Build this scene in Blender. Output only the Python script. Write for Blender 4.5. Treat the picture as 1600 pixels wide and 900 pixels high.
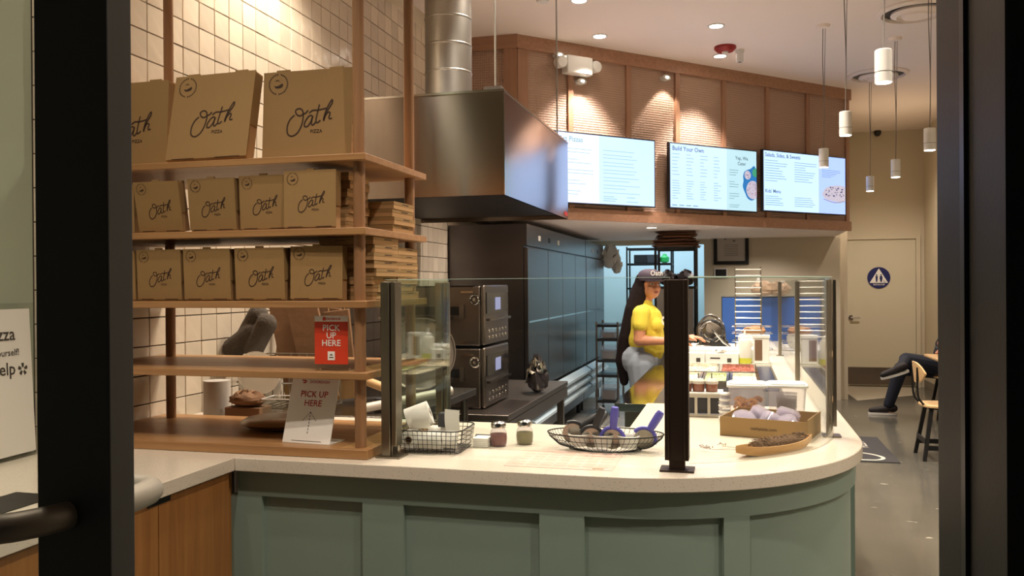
import bpy, bmesh, math, random
from mathutils import Vector, Matrix, Euler
random.seed(7)
for o in list(bpy.data.objects): bpy.data.objects.remove(o)
S = bpy.context.scene
COL = S.collection
PI = math.pi

# ------------------------------------------------------------------ camera
F, YAW, PIT, ROL, H = 1330.0, math.radians(14.7), math.radians(-0.17), 0.0065, 1.5
fw = Vector((-math.sin(YAW)*math.cos(PIT), math.cos(YAW)*math.cos(PIT), math.sin(PIT)))
r0 = Vector((math.cos(YAW), math.sin(YAW), 0)); u0 = r0.cross(fw)
rt = r0*math.cos(ROL) - u0*math.sin(ROL); up = r0*math.sin(ROL) + u0*math.cos(ROL)
CAM = Vector((0, 0, H))
cd = bpy.data.cameras.new('camera'); cam = bpy.data.objects.new('camera', cd); COL.objects.link(cam)
cd.lens = F/1600*36; cd.sensor_width = 36; cd.clip_start = 0.05
m = Matrix.Identity(4)
for i in range(3): m[i][0], m[i][1], m[i][2], m[i][3] = rt[i], up[i], -fw[i], CAM[i]
cam.matrix_world = m
S.camera = cam

# ------------------------------------------------------------------ world, exposure
S.view_settings.view_transform = 'Standard'; S.view_settings.look = 'None'
S.view_settings.exposure = 0.9; S.view_settings.gamma = 1.0
W = bpy.data.worlds.new('night'); S.world = W; W.use_nodes = True
W.node_tree.nodes['Background'].inputs[0].default_value = (0.55, 0.62, 0.75, 1)
W.node_tree.nodes['Background'].inputs[1].default_value = 0.012

# lamps: (x, y, z, power, colour, cone deg, blend, radius)
WARM = (1.0, 0.865, 0.73); NEUT = (1.0, 0.88, 0.80); COOL = (0.58, 0.80, 1.0)
def spot(x, y, z, p, c=WARM, cone=110, blend=0.8, rad=0.04, tgt=None):
    d = bpy.data.lights.new('lamp_light', 'SPOT'); d.energy = p; d.color = c
    d.spot_size = math.radians(cone); d.spot_blend = blend; d.shadow_soft_size = rad
    o = bpy.data.objects.new('lamp_light', d); COL.objects.link(o); o.location = (x, y, z)
    if tgt is not None: o.rotation_euler = (Vector(tgt)-o.location).to_track_quat('-Z', 'Y').to_euler()
    return o
def area(x, y, z, sx, sy, p, c, rot=(0, 0, 0)):
    d = bpy.data.lights.new('room_light', 'AREA'); d.energy = p; d.color = c; d.shape = 'RECTANGLE'; d.size = sx; d.size_y = sy
    o = bpy.data.objects.new('room_light', d); COL.objects.link(o); o.location = (x, y, z); o.rotation_euler = rot
    return o
ZC = 3.7
# recessed ceiling lights: the five seen in the photo and the nearer rows of the same grid, plus added fill spots
CEIL_LIGHTS = [(-1.147, 7.479), (-0.145, 7.457), (-0.13, 8.448), (-1.153, 6.497)]
CEIL_NEAR = [(-2.02, 3.9, 88), (-1.0, 4.4, 90), (-0.1, 5.6, 150), (-0.1, 4.1, 150), (-0.2, 1.5, 80), (-1.3, 1.25, 52), (-2.0, 1.9, 30),
             (1.5, 4.0, 60), (-1.2, 5.2, 60)]
for x, y in CEIL_LIGHTS: spot(x, y, ZC-0.03, 110, NEUT, 84, 0.5)
for x, y in ((3.4, 2.0), (3.4, 4.5), (3.4, 7.0), (2.0, 11.4), (2.0, 1.2)): spot(x, y, ZC-0.03, 110, WARM, 130, 0.8)  # unseen fill spots added to light the dining side and warm the steel
for x, y, p in CEIL_NEAR: spot(x, y, ZC-0.03, p, WARM, 115, 0.75)
area(-1.2, 13.6, 2.9, 2.5, 2.0, 50, COOL)            # fluorescent panels of the back room

# ------------------------------------------------------------------ material helpers
def lin(c):
    c = c/255.0
    return c/12.92 if c <= 0.04045 else ((c+0.055)/1.055)**2.4
def rgb(r, g, b): return (lin(r), lin(g), lin(b), 1.0)
MATS = {}
def mat(name, col, rough=0.5, metal=0.0, bump=0.0, bscale=40.0, vary=0.0, vscale=6.0, stretch=(1, 1, 1), coat=0.0, aniso=0.0,
        emit=0.0, rnd=0.0, spec=0.5, ecol=None):
    if name in MATS: return MATS[name]
    M = bpy.data.materials.new(name); M.use_nodes = True; N = M.node_tree.nodes; L = M.node_tree.links
    P = N['Principled BSDF']; P.inputs['Roughness'].default_value = rough; P.inputs['Metallic'].default_value = metal
    P.inputs['Base Color'].default_value = col; P.inputs['Coat Weight'].default_value = coat
    P.inputs['Specular IOR Level'].default_value = spec
    P.inputs['Anisotropic'].default_value = aniso
    if emit:
        P.inputs['Emission Color'].default_value = ecol or col; P.inputs['Emission Strength'].default_value = emit
    if bump or vary:
        tc = N.new('ShaderNodeTexCoord'); mp = N.new('ShaderNodeMapping'); mp.inputs['Scale'].default_value = stretch
        L.new(tc.outputs['Object'], mp.inputs[0])
    src = None
    if vary:
        nz = N.new('ShaderNodeTexNoise'); nz.inputs['Scale'].default_value = vscale; nz.inputs['Detail'].default_value = 6
        L.new(mp.outputs[0], nz.inputs['Vector'])
        mx = N.new('ShaderNodeMix'); mx.data_type = 'RGBA'
        mx.inputs[6].default_value = tuple(c*(1-vary) for c in col[:3])+(1,)
        mx.inputs[7].default_value = tuple(min(1, c*(1+vary)) for c in col[:3])+(1,)
        L.new(nz.outputs['Fac'], mx.inputs[0]); src = mx.outputs[2]
    if rnd:
        oi = N.new('ShaderNodeObjectInfo'); ge = N.new('ShaderNodeNewGeometry'); ad = N.new('ShaderNodeMath'); fr = N.new('ShaderNodeMath'); fr.operation = 'FRACT'
        L.new(oi.outputs['Random'], ad.inputs[0]); L.new(ge.outputs['Random Per Island'], ad.inputs[1]); L.new(ad.outputs[0], fr.inputs[0])
        mr = N.new('ShaderNodeMapRange'); mr.inputs[3].default_value = 1-rnd; mr.inputs[4].default_value = 1+rnd; L.new(fr.outputs[0], mr.inputs[0])
        ml = N.new('ShaderNodeMix'); ml.data_type = 'RGBA'; ml.blend_type = 'MULTIPLY'; ml.inputs[0].default_value = 1
        if src: L.new(src, ml.inputs[6])
        else: ml.inputs[6].default_value = col
        cb = N.new('ShaderNodeCombineColor')
        for k in range(3): L.new(mr.outputs[0], cb.inputs[k])
        L.new(cb.outputs[0], ml.inputs[7]); src = ml.outputs[2]
    if src: L.new(src, P.inputs['Base Color'])
    if bump:
        nb = N.new('ShaderNodeTexNoise'); nb.inputs['Scale'].default_value = bscale; nb.inputs['Detail'].default_value = 4
        L.new(mp.outputs[0], nb.inputs['Vector'])
        bp = N.new('ShaderNodeBump'); bp.inputs['Strength'].default_value = bump; bp.inputs['Distance'].default_value = 0.01
        L.new(nb.outputs['Fac'], bp.inputs['Height']); L.new(bp.outputs[0], P.inputs['Normal'])
    MATS[name] = M
    return M
def glass(name, tint, gloss=0.05, ior=1.45, milk=0.0, mcol=None):
    M = bpy.data.materials.new(name); M.use_nodes = True; N = M.node_tree.nodes; L = M.node_tree.links
    N.remove(N['Principled BSDF']); out = N['Material Output']
    t = N.new('ShaderNodeBsdfTransparent'); t.inputs[0].default_value = tint
    g = N.new('ShaderNodeBsdfGlossy'); g.inputs['Roughness'].default_value = gloss
    f = N.new('ShaderNodeFresnel'); ge = N.new('ShaderNodeNewGeometry'); mi = N.new('ShaderNodeMix')
    mi.inputs[2].default_value = ior; mi.inputs[3].default_value = 1/ior; L.new(ge.outputs['Backfacing'], mi.inputs[0]); L.new(mi.outputs[0], f.inputs[0])
    x = N.new('ShaderNodeMixShader'); L.new(f.outputs[0], x.inputs[0]); L.new(t.outputs[0], x.inputs[1]); L.new(g.outputs[0], x.inputs[2])
    fin = x
    if milk:
        df = N.new('ShaderNodeBsdfDiffuse'); df.inputs[0].default_value = mcol; tl = N.new('ShaderNodeBsdfTranslucent'); tl.inputs[0].default_value = mcol
        m1 = N.new('ShaderNodeMixShader'); L.new(df.outputs[0], m1.inputs[1]); L.new(tl.outputs[0], m1.inputs[2])
        fin = N.new('ShaderNodeMixShader'); fin.inputs[0].default_value = milk; L.new(x.outputs[0], fin.inputs[1]); L.new(m1.outputs[0], fin.inputs[2])
    L.new(fin.outputs[0], out.inputs[0]); MATS[name] = M
    return M
def wood(name, a, b, rough=0.42, axis=0, scale=9.0):
    M = bpy.data.materials.new(name); M.use_nodes = True; N = M.node_tree.nodes; L = M.node_tree.links
    P = N['Principled BSDF']; P.inputs['Roughness'].default_value = rough
    tc = N.new('ShaderNodeTexCoord'); mp = N.new('ShaderNodeMapping')
    st = [14, 14, 14]; st[axis] = 0.8; mp.inputs['Scale'].default_value = st
    L.new(tc.outputs['Object'], mp.inputs[0]); nz = N.new('ShaderNodeTexNoise'); nz.inputs['Scale'].default_value = scale*0.3; nz.inputs['Detail'].default_value = 8; nz.inputs['Distortion'].default_value = 0.6
    L.new(mp.outputs[0], nz.inputs['Vector']); cr = N.new('ShaderNodeValToRGB')
    cr.color_ramp.elements[0].position = 0.3; cr.color_ramp.elements[0].color = a; cr.color_ramp.elements[1].position = 0.7; cr.color_ramp.elements[1].color = b
    L.new(nz.outputs['Fac'], cr.inputs[0]); L.new(cr.outputs[0], P.inputs['Base Color'])
    bp = N.new('ShaderNodeBump'); bp.inputs['Strength'].default_value = 0.08; L.new(nz.outputs['Fac'], bp.inputs['Height']); L.new(bp.outputs[0], P.inputs['Normal'])
    MATS[name] = M
    return M

TILE = mat('zellige tile', rgb(214, 200, 178), 0.13, bump=0.25, bscale=14, rnd=0.13, vary=0.06, vscale=10)
GROUT = mat('dark grout', rgb(62, 44, 32), 0.9)
WALLP = mat('cream wall paint', rgb(206, 194, 170), 0.7, bump=0.02, bscale=90)
WALLG = mat('pale sage wall paint', rgb(170, 178, 158), 0.65, bump=0.02, bscale=90)
CEILM = mat('ceiling paint', rgb(244, 230, 220), 0.8)
def concrete():
    M = mat('polished concrete', rgb(90, 87, 78), 0.15, vary=0.36, vscale=1.6, bump=0.03, bscale=5)
    N = M.node_tree.nodes; L = M.node_tree.links; P = N['Principled BSDF']; src = P.inputs['Base Color'].links[0].from_socket
    tc = N.new('ShaderNodeTexCoord'); mp = N.new('ShaderNodeMapping'); mp.inputs['Scale'].default_value = (1.2, 3.4, 1); mp.inputs['Rotation'].default_value = (0, 0, 0.35)
    nz = N.new('ShaderNodeTexNoise'); nz.inputs['Scale'].default_value = 5.5; nz.inputs['Detail'].default_value = 3; cr = N.new('ShaderNodeValToRGB')
    cr.color_ramp.elements[0].position = 0.69; cr.color_ramp.elements[1].position = 0.72
    mx = N.new('ShaderNodeMix'); mx.data_type = 'RGBA'; mx.inputs[7].default_value = rgb(176, 170, 152)
    L.new(tc.outputs['Object'], mp.inputs[0]); L.new(mp.outputs[0], nz.inputs['Vector']); L.new(nz.outputs['Fac'], cr.inputs[0]); L.new(cr.outputs[0], mx.inputs[0]); L.new(src, mx.inputs[6]); L.new(mx.outputs[2], P.inputs['Base Color'])
    return M
CONC = concrete()
KTILE = mat('quarry floor tile', rgb(146, 142, 136), 0.5, rnd=0.05, vary=0.05)
KGR = mat('floor grout', rgb(70, 68, 66), 0.8)
QUARTZ = mat('speckled quartz', rgb(222, 212, 194), 0.22)
def speckle(M):
    N = M.node_tree.nodes; L = M.node_tree.links; P = N['Principled BSDF']
    tc = N.new('ShaderNodeTexCoord'); v = N.new('ShaderNodeTexVoronoi'); v.inputs['Scale'].default_value = 130
    L.new(tc.outputs['Object'], v.inputs['Vector']); cr = N.new('ShaderNodeValToRGB')
    cr.color_ramp.elements[0].position = 0.10; cr.color_ramp.elements[0].color = rgb(150, 132, 104)
    cr.color_ramp.elements[1].position = 0.20; cr.color_ramp.elements[1].color = rgb(222, 212, 194)
    L.new(v.outputs['Distance'], cr.inputs[0]); L.new(cr.outputs[0], P.inputs['Base Color'])
speckle(QUARTZ)
SAGE = mat('sage paint', rgb(134, 152, 139), 0.42, bump=0.01, bscale=60)
DOORM = mat('dark door stile', rgb(62, 63, 62), 0.5, 0.2)
OAKF = wood('oak cabinet', rgb(144, 94, 46), rgb(168, 116, 62), 0.45, 2)
OAKS = wood('oak shelf', rgb(150, 108, 66), rgb(172, 130, 84), 0.38, 0)
OAKP = wood('oak post', rgb(136, 98, 66), rgb(158, 118, 82), 0.4, 2)
OAKT = wood('oak trim', rgb(152, 110, 84), rgb(172, 130, 102), 0.45, 2)
OAKTH = wood('oak trim rail', rgb(156, 114, 88), rgb(176, 134, 106), 0.45, 0)
PLY = wood('pale ply', rgb(206, 164, 112), rgb(224, 186, 134), 0.4, 0)
BLACKM = mat('black metal', rgb(22, 21, 20), 0.45, 0.3)
FRAMEM = mat('dark bronze frame', rgb(38, 37, 35), 0.5, 0.4, bump=0.03, bscale=200)
BRONZE = mat('bronze post', rgb(58, 46, 38), 0.45, 0.7)
STEEL = mat('brushed steel', rgb(150, 144, 136), 0.26, 1.0, vary=0.08, vscale=3, aniso=0.6)
HOODM = mat('hood steel', rgb(160, 150, 142), 0.15, 1.0, vary=0.1, vscale=2.0, aniso=0.97)
_g = HOODM.node_tree.nodes.new('ShaderNodeNewGeometry'); _t = HOODM.node_tree.nodes.new('ShaderNodeVectorMath'); _t.operation = 'CROSS_PRODUCT'; _t.inputs[1].default_value = (0, 0, 1)
HOODM.node_tree.links.new(_g.outputs['True Normal'], _t.inputs[0])
HOODM.node_tree.links.new(_t.outputs[0], HOODM.node_tree.nodes['Principled BSDF'].inputs['Tangent']); HOODM.node_tree.nodes['Principled BSDF'].inputs['Anisotropic Rotation'].default_value = 0.25
STEELD = mat('dark steel', rgb(138, 128, 120), 0.36, 1.0, vary=0.12, vscale=4)
FRIDGE = mat('fridge steel', rgb(112, 108, 108), 0.3, 1.0, vary=0.12, vscale=2.5, stretch=(1, 1, 4))
GALV = mat('galvanised duct', rgb(168, 166, 160), 0.38, 1.0, vary=0.1, vscale=8)
CHROME = mat('chrome', rgb(210, 208, 204), 0.12, 1.0)
CARD = mat('kraft cardboard', rgb(148, 117, 72), 0.8, vary=0.05, vscale=30, rnd=0.05, stretch=(8, 1, 1))
CARDE = mat('kraft cardboard edge', rgb(178, 140, 94), 0.85)
INK = mat('dark brown ink', rgb(52, 30, 16), 0.8)
WHITEP = mat('white plastic', rgb(226, 224, 218), 0.4)
PAPER = mat('white paper', rgb(240, 236, 228), 0.8)
BLACKP = mat('black plastic', rgb(24, 24, 26), 0.4)
DARKGREY = mat('dark grey', rgb(48, 48, 52), 0.6)
GLS = glass('clear guard glass', (0.965, 0.985, 0.972, 1), 0.02)
GLSG = glass('green tinted glass', (0.82, 0.9, 0.84, 1), 0.02)
GLE = mat('polished glass edge', rgb(190, 214, 200), 0.1, spec=1.0)
CLEARP = glass('clear plastic', (0.96, 0.96, 0.98, 1), 0.08, 1.5, 0.2, rgb(232, 226, 232))
LIDP = glass('cloudy lid plastic', (0.97, 0.96, 1.0, 1), 0.12, 1.5, 0.26, rgb(236, 228, 240))
ACRY = glass('clear acrylic', (0.95, 0.96, 0.95, 1), 0.05, 1.45)
BULB = mat('glowing lamp lens', rgb(255, 236, 208), 0.5, emit=14, ecol=(1, 0.88, 0.72, 1))
RED = mat('red ink', rgb(176, 44, 30), 0.6)
ORANGE = mat('orange red print', rgb(214, 62, 30), 0.5)
SKIN = mat('tan skin', rgb(196, 132, 98), 0.5)
YEL = mat('yellow cotton', rgb(222, 198, 66), 0.85, bump=0.1, bscale=25)
JEAN = mat('washed grey denim', rgb(150, 156, 168), 0.85, vary=0.12, vscale=14, bump=0.1, bscale=60)
NAVY = mat('dark navy denim', rgb(26, 30, 44), 0.85)
HAIR = mat('dark brown hair', rgb(30, 18, 16), 0.75, spec=0.15, bump=0.8, bscale=30, stretch=(9, 9, 0.6))
BLUE = mat('blue panel', rgb(52, 104, 190), 0.35)
KRAFTB = mat('brown paper', rgb(124, 90, 60), 0.85, bump=0.3, bscale=20)

# ------------------------------------------------------------------ mesh builder
class MB:
    def __init__(s): s.v = []; s.f = []
    def add(s, vs, fs, M=None):
        b = len(s.v)
        for p in vs: s.v.append(tuple(M @ Vector(p)) if M is not None else tuple(p))
        for q in fs: s.f.append([b+i for i in q])
        return s
    def box(s, x0, x1, y0, y1, z0, z1, M=None):
        vs = [(x, y, z) for z in (z0, z1) for y in (y0, y1) for x in (x0, x1)]
        return s.add(vs, [(0, 2, 3, 1), (4, 5, 7, 6), (0, 1, 5, 4), (2, 6, 7, 3), (0, 4, 6, 2), (1, 3, 7, 5)], M)
    def tube(s, pts, r, n=8, closed=False, M=None, caps=True):
        pts = [Vector(p) for p in pts]; k = len(pts)
        rs = r if isinstance(r, (list, tuple)) else [r]*k
        vs = []; prev = None
        for i, p in enumerate(pts):
            if closed: t = pts[(i+1) % k]-pts[i-1]
            else: t = pts[min(i+1, k-1)]-pts[max(i-1, 0)]
            t.normalize()
            if prev is None:
                a = t.cross(Vector((0, 0, 1)))
                if a.length < 0.1: a = t.cross(Vector((1, 0, 0)))
            else: a = prev - t*prev.dot(t)
            a.normalize(); prev = a; b = t.cross(a)
            for j in range(n):
                th = 2*PI*j/n; vs.append(p + (a*math.cos(th)+b*math.sin(th))*rs[i])
        fs = []
        for i in range(k if closed else k-1):
            for j in range(n):
                a0 = i*n+j; a1 = i*n+(j+1) % n; b0 = ((i+1) % k)*n+j; b1 = ((i+1) % k)*n+(j+1) % n
                fs.append((a0, a1, b1, b0))
        if caps and not closed: fs.append(tuple(range(n))[::-1]); fs.append(tuple((k-1)*n+j for j in range(n)))
        return s.add(vs, fs, M)
    def cyl(s, p0, p1, r0, r1=None, n=20, M=None): return s.tube([p0, p1], [r0, r0 if r1 is None else r1], n, M=M)
    def lathe(s, prof, c=(0, 0, 0), n=28, M=None, sx=1, sy=1):
        vs = []; fs = []; k = len(prof)
        for r, z in prof:
            for j in range(n):
                t = 2*PI*j/n; vs.append((c[0]+r*sx*math.cos(t), c[1]+r*sy*math.sin(t), c[2]+z))
        for i in range(k-1):
            for j in range(n): fs.append((i*n+j, i*n+(j+1) % n, (i+1)*n+(j+1) % n, (i+1)*n+j))
        if prof[0][0] > 1e-6: fs.append(tuple(range(n))[::-1])
        if prof[-1][0] > 1e-6: fs.append(tuple((k-1)*n+j for j in range(n)))
        return s.add(vs, fs, M)
    def prism(s, poly, z0, z1, M=None):
        n = len(poly); vs = [(x, y, z0) for x, y in poly]+[(x, y, z1) for x, y in poly]
        fs = [tuple(range(n))[::-1], tuple(range(n, 2*n))]+[(i, (i+1) % n, (i+1) % n+n, i+n) for i in range(n)]
        return s.add(vs, fs, M)
    def ell(s, c, r, n=12, k=8, M=None):
        vs = []; fs = []
        for i in range(k+1):
            ph = PI*i/k
            for j in range(n):
                t = 2*PI*j/n; vs.append((c[0]+r[0]*math.sin(ph)*math.cos(t), c[1]+r[1]*math.sin(ph)*math.sin(t), c[2]+r[2]*math.cos(ph)))
        for i in range(k):
            for j in range(n): fs.append((i*n+j, (i+1)*n+j, (i+1)*n+(j+1) % n, i*n+(j+1) % n))
        return s.add(vs, fs, M)
    def cap(s, a, b, ra, rb, n=12):                       # tapered limb with rounded ends
        a = Vector(a); b = Vector(b); d = (b-a).normalized(); pts = []; rs = []
        for q in (0.02, 0.3, 0.6, 0.85): pts.append(a-d*ra*math.cos(q*PI/2)); rs.append(ra*math.sin(q*PI/2)+1e-4)
        pts.append(a); rs.append(ra); pts.append(b); rs.append(rb)
        for q in (0.85, 0.6, 0.3, 0.02): pts.append(b+d*rb*math.cos(q*PI/2)); rs.append(rb*math.sin(q*PI/2)+1e-4)
        return s.tube(pts, rs, n)
    def mesh(s, name):
        me = bpy.data.meshes.new(name); me.from_pydata(s.v, [], s.f); me.update()
        bm = bmesh.new(); bm.from_mesh(me); bmesh.ops.remove_doubles(bm, verts=bm.verts, dist=1e-6); bmesh.ops.recalc_face_normals(bm, faces=bm.faces); bm.to_mesh(me); bm.free()
        for p in me.polygons: p.use_smooth = True
        me.set_sharp_from_angle(angle=math.radians(38))
        return me
    def ob(s, name, m, parent=None, bevel=0.0, loc=None, raw=False):
        me = s.mesh(name); me.materials.append(m)
        o = bpy.data.objects.new(name, me); COL.objects.link(o)
        if parent is not None: o.parent = parent
        if loc: o.location = loc
        if bevel:
            b = o.modifiers.new('bevel', 'BEVEL'); b.width = bevel; b.segments = 2; b.limit_method = 'ANGLE'
        return o
def thing(name, label, cat, loc=(0, 0, 0), rz=0, group=None, rot=None):
    o = bpy.data.objects.new(name, None); COL.objects.link(o); o.empty_display_size = 0.05
    o.location = loc; o.rotation_euler = rot if rot else (0, 0, rz); o['label'] = label; o['category'] = cat
    if group: o['group'] = group
    return o
def tag(o, label, cat, group=None, kind=None):
    o['label'] = label; o['category'] = cat
    if group: o['group'] = group
    if kind: o['kind'] = kind
    return o
def st(o): o['kind'] = 'structure'; return o
def kids(o): return [c for c in bpy.data.objects if c.parent == o]
def copy_tree(o, parent=None):
    c = o.copy(); COL.objects.link(c); c.parent = parent
    for ch in kids(o): copy_tree(ch, c)
    return c
# a pixel of the photograph taken onto a real plane of the room
def ray(x, y): return fw + rt*((x-800)/F) + up*((450-y)/F)
def onz(x, y, z): d = ray(x, y); return CAM + d*((z-H)/d.z)
def onx(x, y, X): d = ray(x, y); return CAM + d*(X/d.x)
def ony(x, y, Y): d = ray(x, y); return CAM + d*(Y/d.y)
def text_add(mb, s, size, M, align='CENTER', depth=0.0):
    c = bpy.data.curves.new('t', 'FONT'); c.body = s; c.size = size; c.align_x = align; c.resolution_u = 2; c.offset = size*0.012
    o = bpy.data.objects.new('t', c); COL.objects.link(o); dg = bpy.context.evaluated_depsgraph_get(); dg.update()
    me = bpy.data.meshes.new_from_object(o.evaluated_get(dg))
    mb.add([v.co.copy() for v in me.vertices], [list(p.vertices) for p in me.polygons], M)
    bpy.data.objects.remove(o); bpy.data.curves.remove(c); bpy.data.meshes.remove(me)
def crom(p, k=6):
    out = []
    for i in range(len(p)-1):
        a = p[max(i-1, 0)]; b = p[i]; c = p[i+1]; d = p[min(i+2, len(p)-1)]
        for j in range(k):
            t = j/k
            out.append(tuple(0.5*((2*b[q])+(-a[q]+c[q])*t+(2*a[q]-5*b[q]+4*c[q]-d[q])*t*t+(-a[q]+3*b[q]-3*c[q]+d[q])*t**3) for q in range(len(b))))
    out.append(tuple(p[-1])); return out
def ribbon(mb, pts, w, M=None):
    vs = []; n = len(pts)
    for i, p in enumerate(pts):
        a = pts[max(i-1, 0)]; b = pts[min(i+1, n-1)]; dx, dy = b[0]-a[0], b[1]-a[1]; l = math.hypot(dx, dy) or 1
        vs += [(p[0]-dy/l*w/2, p[1]+dx/l*w/2, 0), (p[0]+dy/l*w/2, p[1]-dx/l*w/2, 0)]
    mb.add(vs, [(2*i, 2*i+1, 2*i+3, 2*i+2) for i in range(n-1)], M)
FACE_Y = Matrix(((1, 0, 0, 0), (0, 0, 1, 0), (0, 1, 0, 0), (0, 0, 0, 1)))      # xy plane -> xz plane (seen from -y)
def facing(origin, xdir, zdir=(0, 0, 1)):
    x = Vector(xdir).normalized(); z = Vector(zdir).normalized(); n = x.cross(z)
    M = Matrix.Identity(4)
    for i in range(3): M[i][0] = x[i]; M[i][1] = z[i]; M[i][2] = n[i]; M[i][3] = origin[i]
    return M

# ================================================================== SETTING
XW = -2.42
# ---- floors
dn = MB(); dn.box(-2.6, 6.0, -1.5, 3.3, -0.1, 0); dn.box(-0.05, 6.0, 3.3, 13.5, -0.1, 0); floor = st(dn.ob('floor', CONC))
kf = MB(); kf.box(-2.6, -0.05, 3.3, 16.5, -0.1, -0.004); kfl = st(kf.ob('floor', KGR)); kfl.name = 'floor_kitchen'
tm = MB(); tm.box(-0.149, 0.149, -0.149, 0.149, -0.0035, 0.004); tme = tm.mesh('tile'); tme.materials.append(KTILE)
for i in range(6):
    for j in range(40):
        o = bpy.data.objects.new('tile', tme); COL.objects.link(o); o.parent = kfl; o.location = (-2.1+0.305*i+(0.15 if j % 2 and False else 0), 3.6+0.305*j, 0)
# ---- walls
def wallbox(name, m, *b): return st(MB().box(*b).ob(name, m))
wl = wallbox('wall_left', WALLG, XW-0.15, XW, -1.5, 2.5, 0, ZC)
wk = wallbox('wall_kitchen', WALLP, XW-0.15, XW, 2.5, 16.5, 0, ZC)
gr = MB().box(XW, XW+0.004, 2.5, 7.02, 0.3, 3.56).ob('grout', GROUT, wk)
tw = 0.1215
t1 = MB()
a = tw/2-0.0022; t1.add([(-0.004, -a, -a), (-0.004, a, -a), (-0.004, a, a), (-0.004, -a, a), (0.0055, -a, -a), (0.0055, a, -a), (0.0055, a, a), (0.0055, -a, a), (0.0075, -a+0.0015, -a+0.0015), (0.0075, a-0.0015, -a+0.0015), (0.0075, a-0.0015, a-0.0015), (0.0075, -a+0.0015, a-0.0015)],
   [(0, 1, 5, 4), (1, 2, 6, 5), (2, 3, 7, 6), (3, 0, 4, 7), (4, 5, 9, 8), (5, 6, 10, 9), (6, 7, 11, 10), (7, 4, 8, 11), (8, 9, 10, 11)])
tmesh = t1.mesh('tile'); tmesh.materials.append(TILE)
cand = []
for i in range(37):
    for j in range(27):
        y = 2.5+tw*(i+0.5); z = 3.56-tw*(j+0.5)
        d = (Vector((XW, y, z))-CAM).length
        px = 800+F*((Vector((XW, y, z))-CAM).dot(rt))/((Vector((XW, y, z))-CAM).dot(fw))
        py = 450-F*((Vector((XW, y, z))-CAM).dot(up))/((Vector((XW, y, z))-CAM).dot(fw))
        vis = py > -20 and 190 < px < 700 and (py < 150 or (px < 640 and 470 < py < 660) or px > 640)
        cand.append((0 if vis else 1, d, y, z))
cand.sort(); rest = MB()
for k, (v_, d, y, z) in enumerate(cand):
    R = Matrix.Translation((XW+0.003, y, z)) @ Euler((random.uniform(-.004, .004), random.uniform(-.012, .012), random.uniform(-.012, .012))).to_matrix().to_4x4()
    if k < 298:
        o = bpy.data.objects.new('tile', tmesh); COL.objects.link(o); o.parent = wk; o.matrix_local = R
    else: rest.add([vv.co for vv in tmesh.vertices], [list(p.vertices) for p in tmesh.polygons], R)
o = rest.ob('tiles_beyond', TILE, wk); o['kind'] = 'stuff'
YB = 13.29
wb = wallbox('wall_back', WALLP, -0.18, 2.85, YB, YB+0.15, 0, ZC)
wr = wallbox('wall_right', WALLP, 2.62, 2.77, 9.6, YB, 0, ZC)
wallbox('wall_right_near', WALLP, 4.2, 4.35, -1.5, 9.6, 0, ZC); wallbox('wall_return', WALLP, 2.62, 6.0, 9.5, 9.62, 0, ZC)
ceil = wallbox('ceiling', CEILM, -2.6, 6.05, -1.5, 16.6, ZC, ZC+0.1)
# kitchen partition (cream) with the opening into the back room
PY = 11.6
pp = MB(); zo = ony(1000, 383, PY).z; xl = ony(940, 400, PY).x; xo1 = ony(1100, 400, PY).x
pp.box(XW, xl-0.3, PY, PY+0.12, 0, ZC); pp.box(xl-0.3, xo1, PY, PY+0.12, zo, ZC); pp.box(xo1, 1.30, PY, PY+0.12, 0, ZC)
st(pp.ob('wall_partition', WALLP))
wallbox('wall_partition_end', WALLP, 1.28, 1.40, PY+0.12, YB, 0, ZC)
BR = mat('back room paint', rgb(200, 214, 216), 0.6)
wallbox('wall_back_room', BR, -2.42, 1.3, 15.2, 15.3, 0, 3.0); wallbox('wall_back_room_side', BR, -0.3, -0.2, PY+0.13, 15.2, 0, 3.0)
# storefront frame round the open door (outside, dark)
s2 = MB().box(0.207, 0.36, 0.75, 0.985, 0, 2.6); s2.box(0.36, 0.385, 0.78, 0.93, 0, 2.6); st(s2.ob('door_frame_right', FRAMEM)).name = 'trim_1'
MB().box(0.203, 0.2065, 0.86, 0.875, 0, 2.6).ob('gasket', BLACKP, bpy.data.objects['trim_1'])
st(MB().box(0.385, 1.4, 0.8, 0.95, 0, 2.6).ob('wall_front', FRAMEM))

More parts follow.
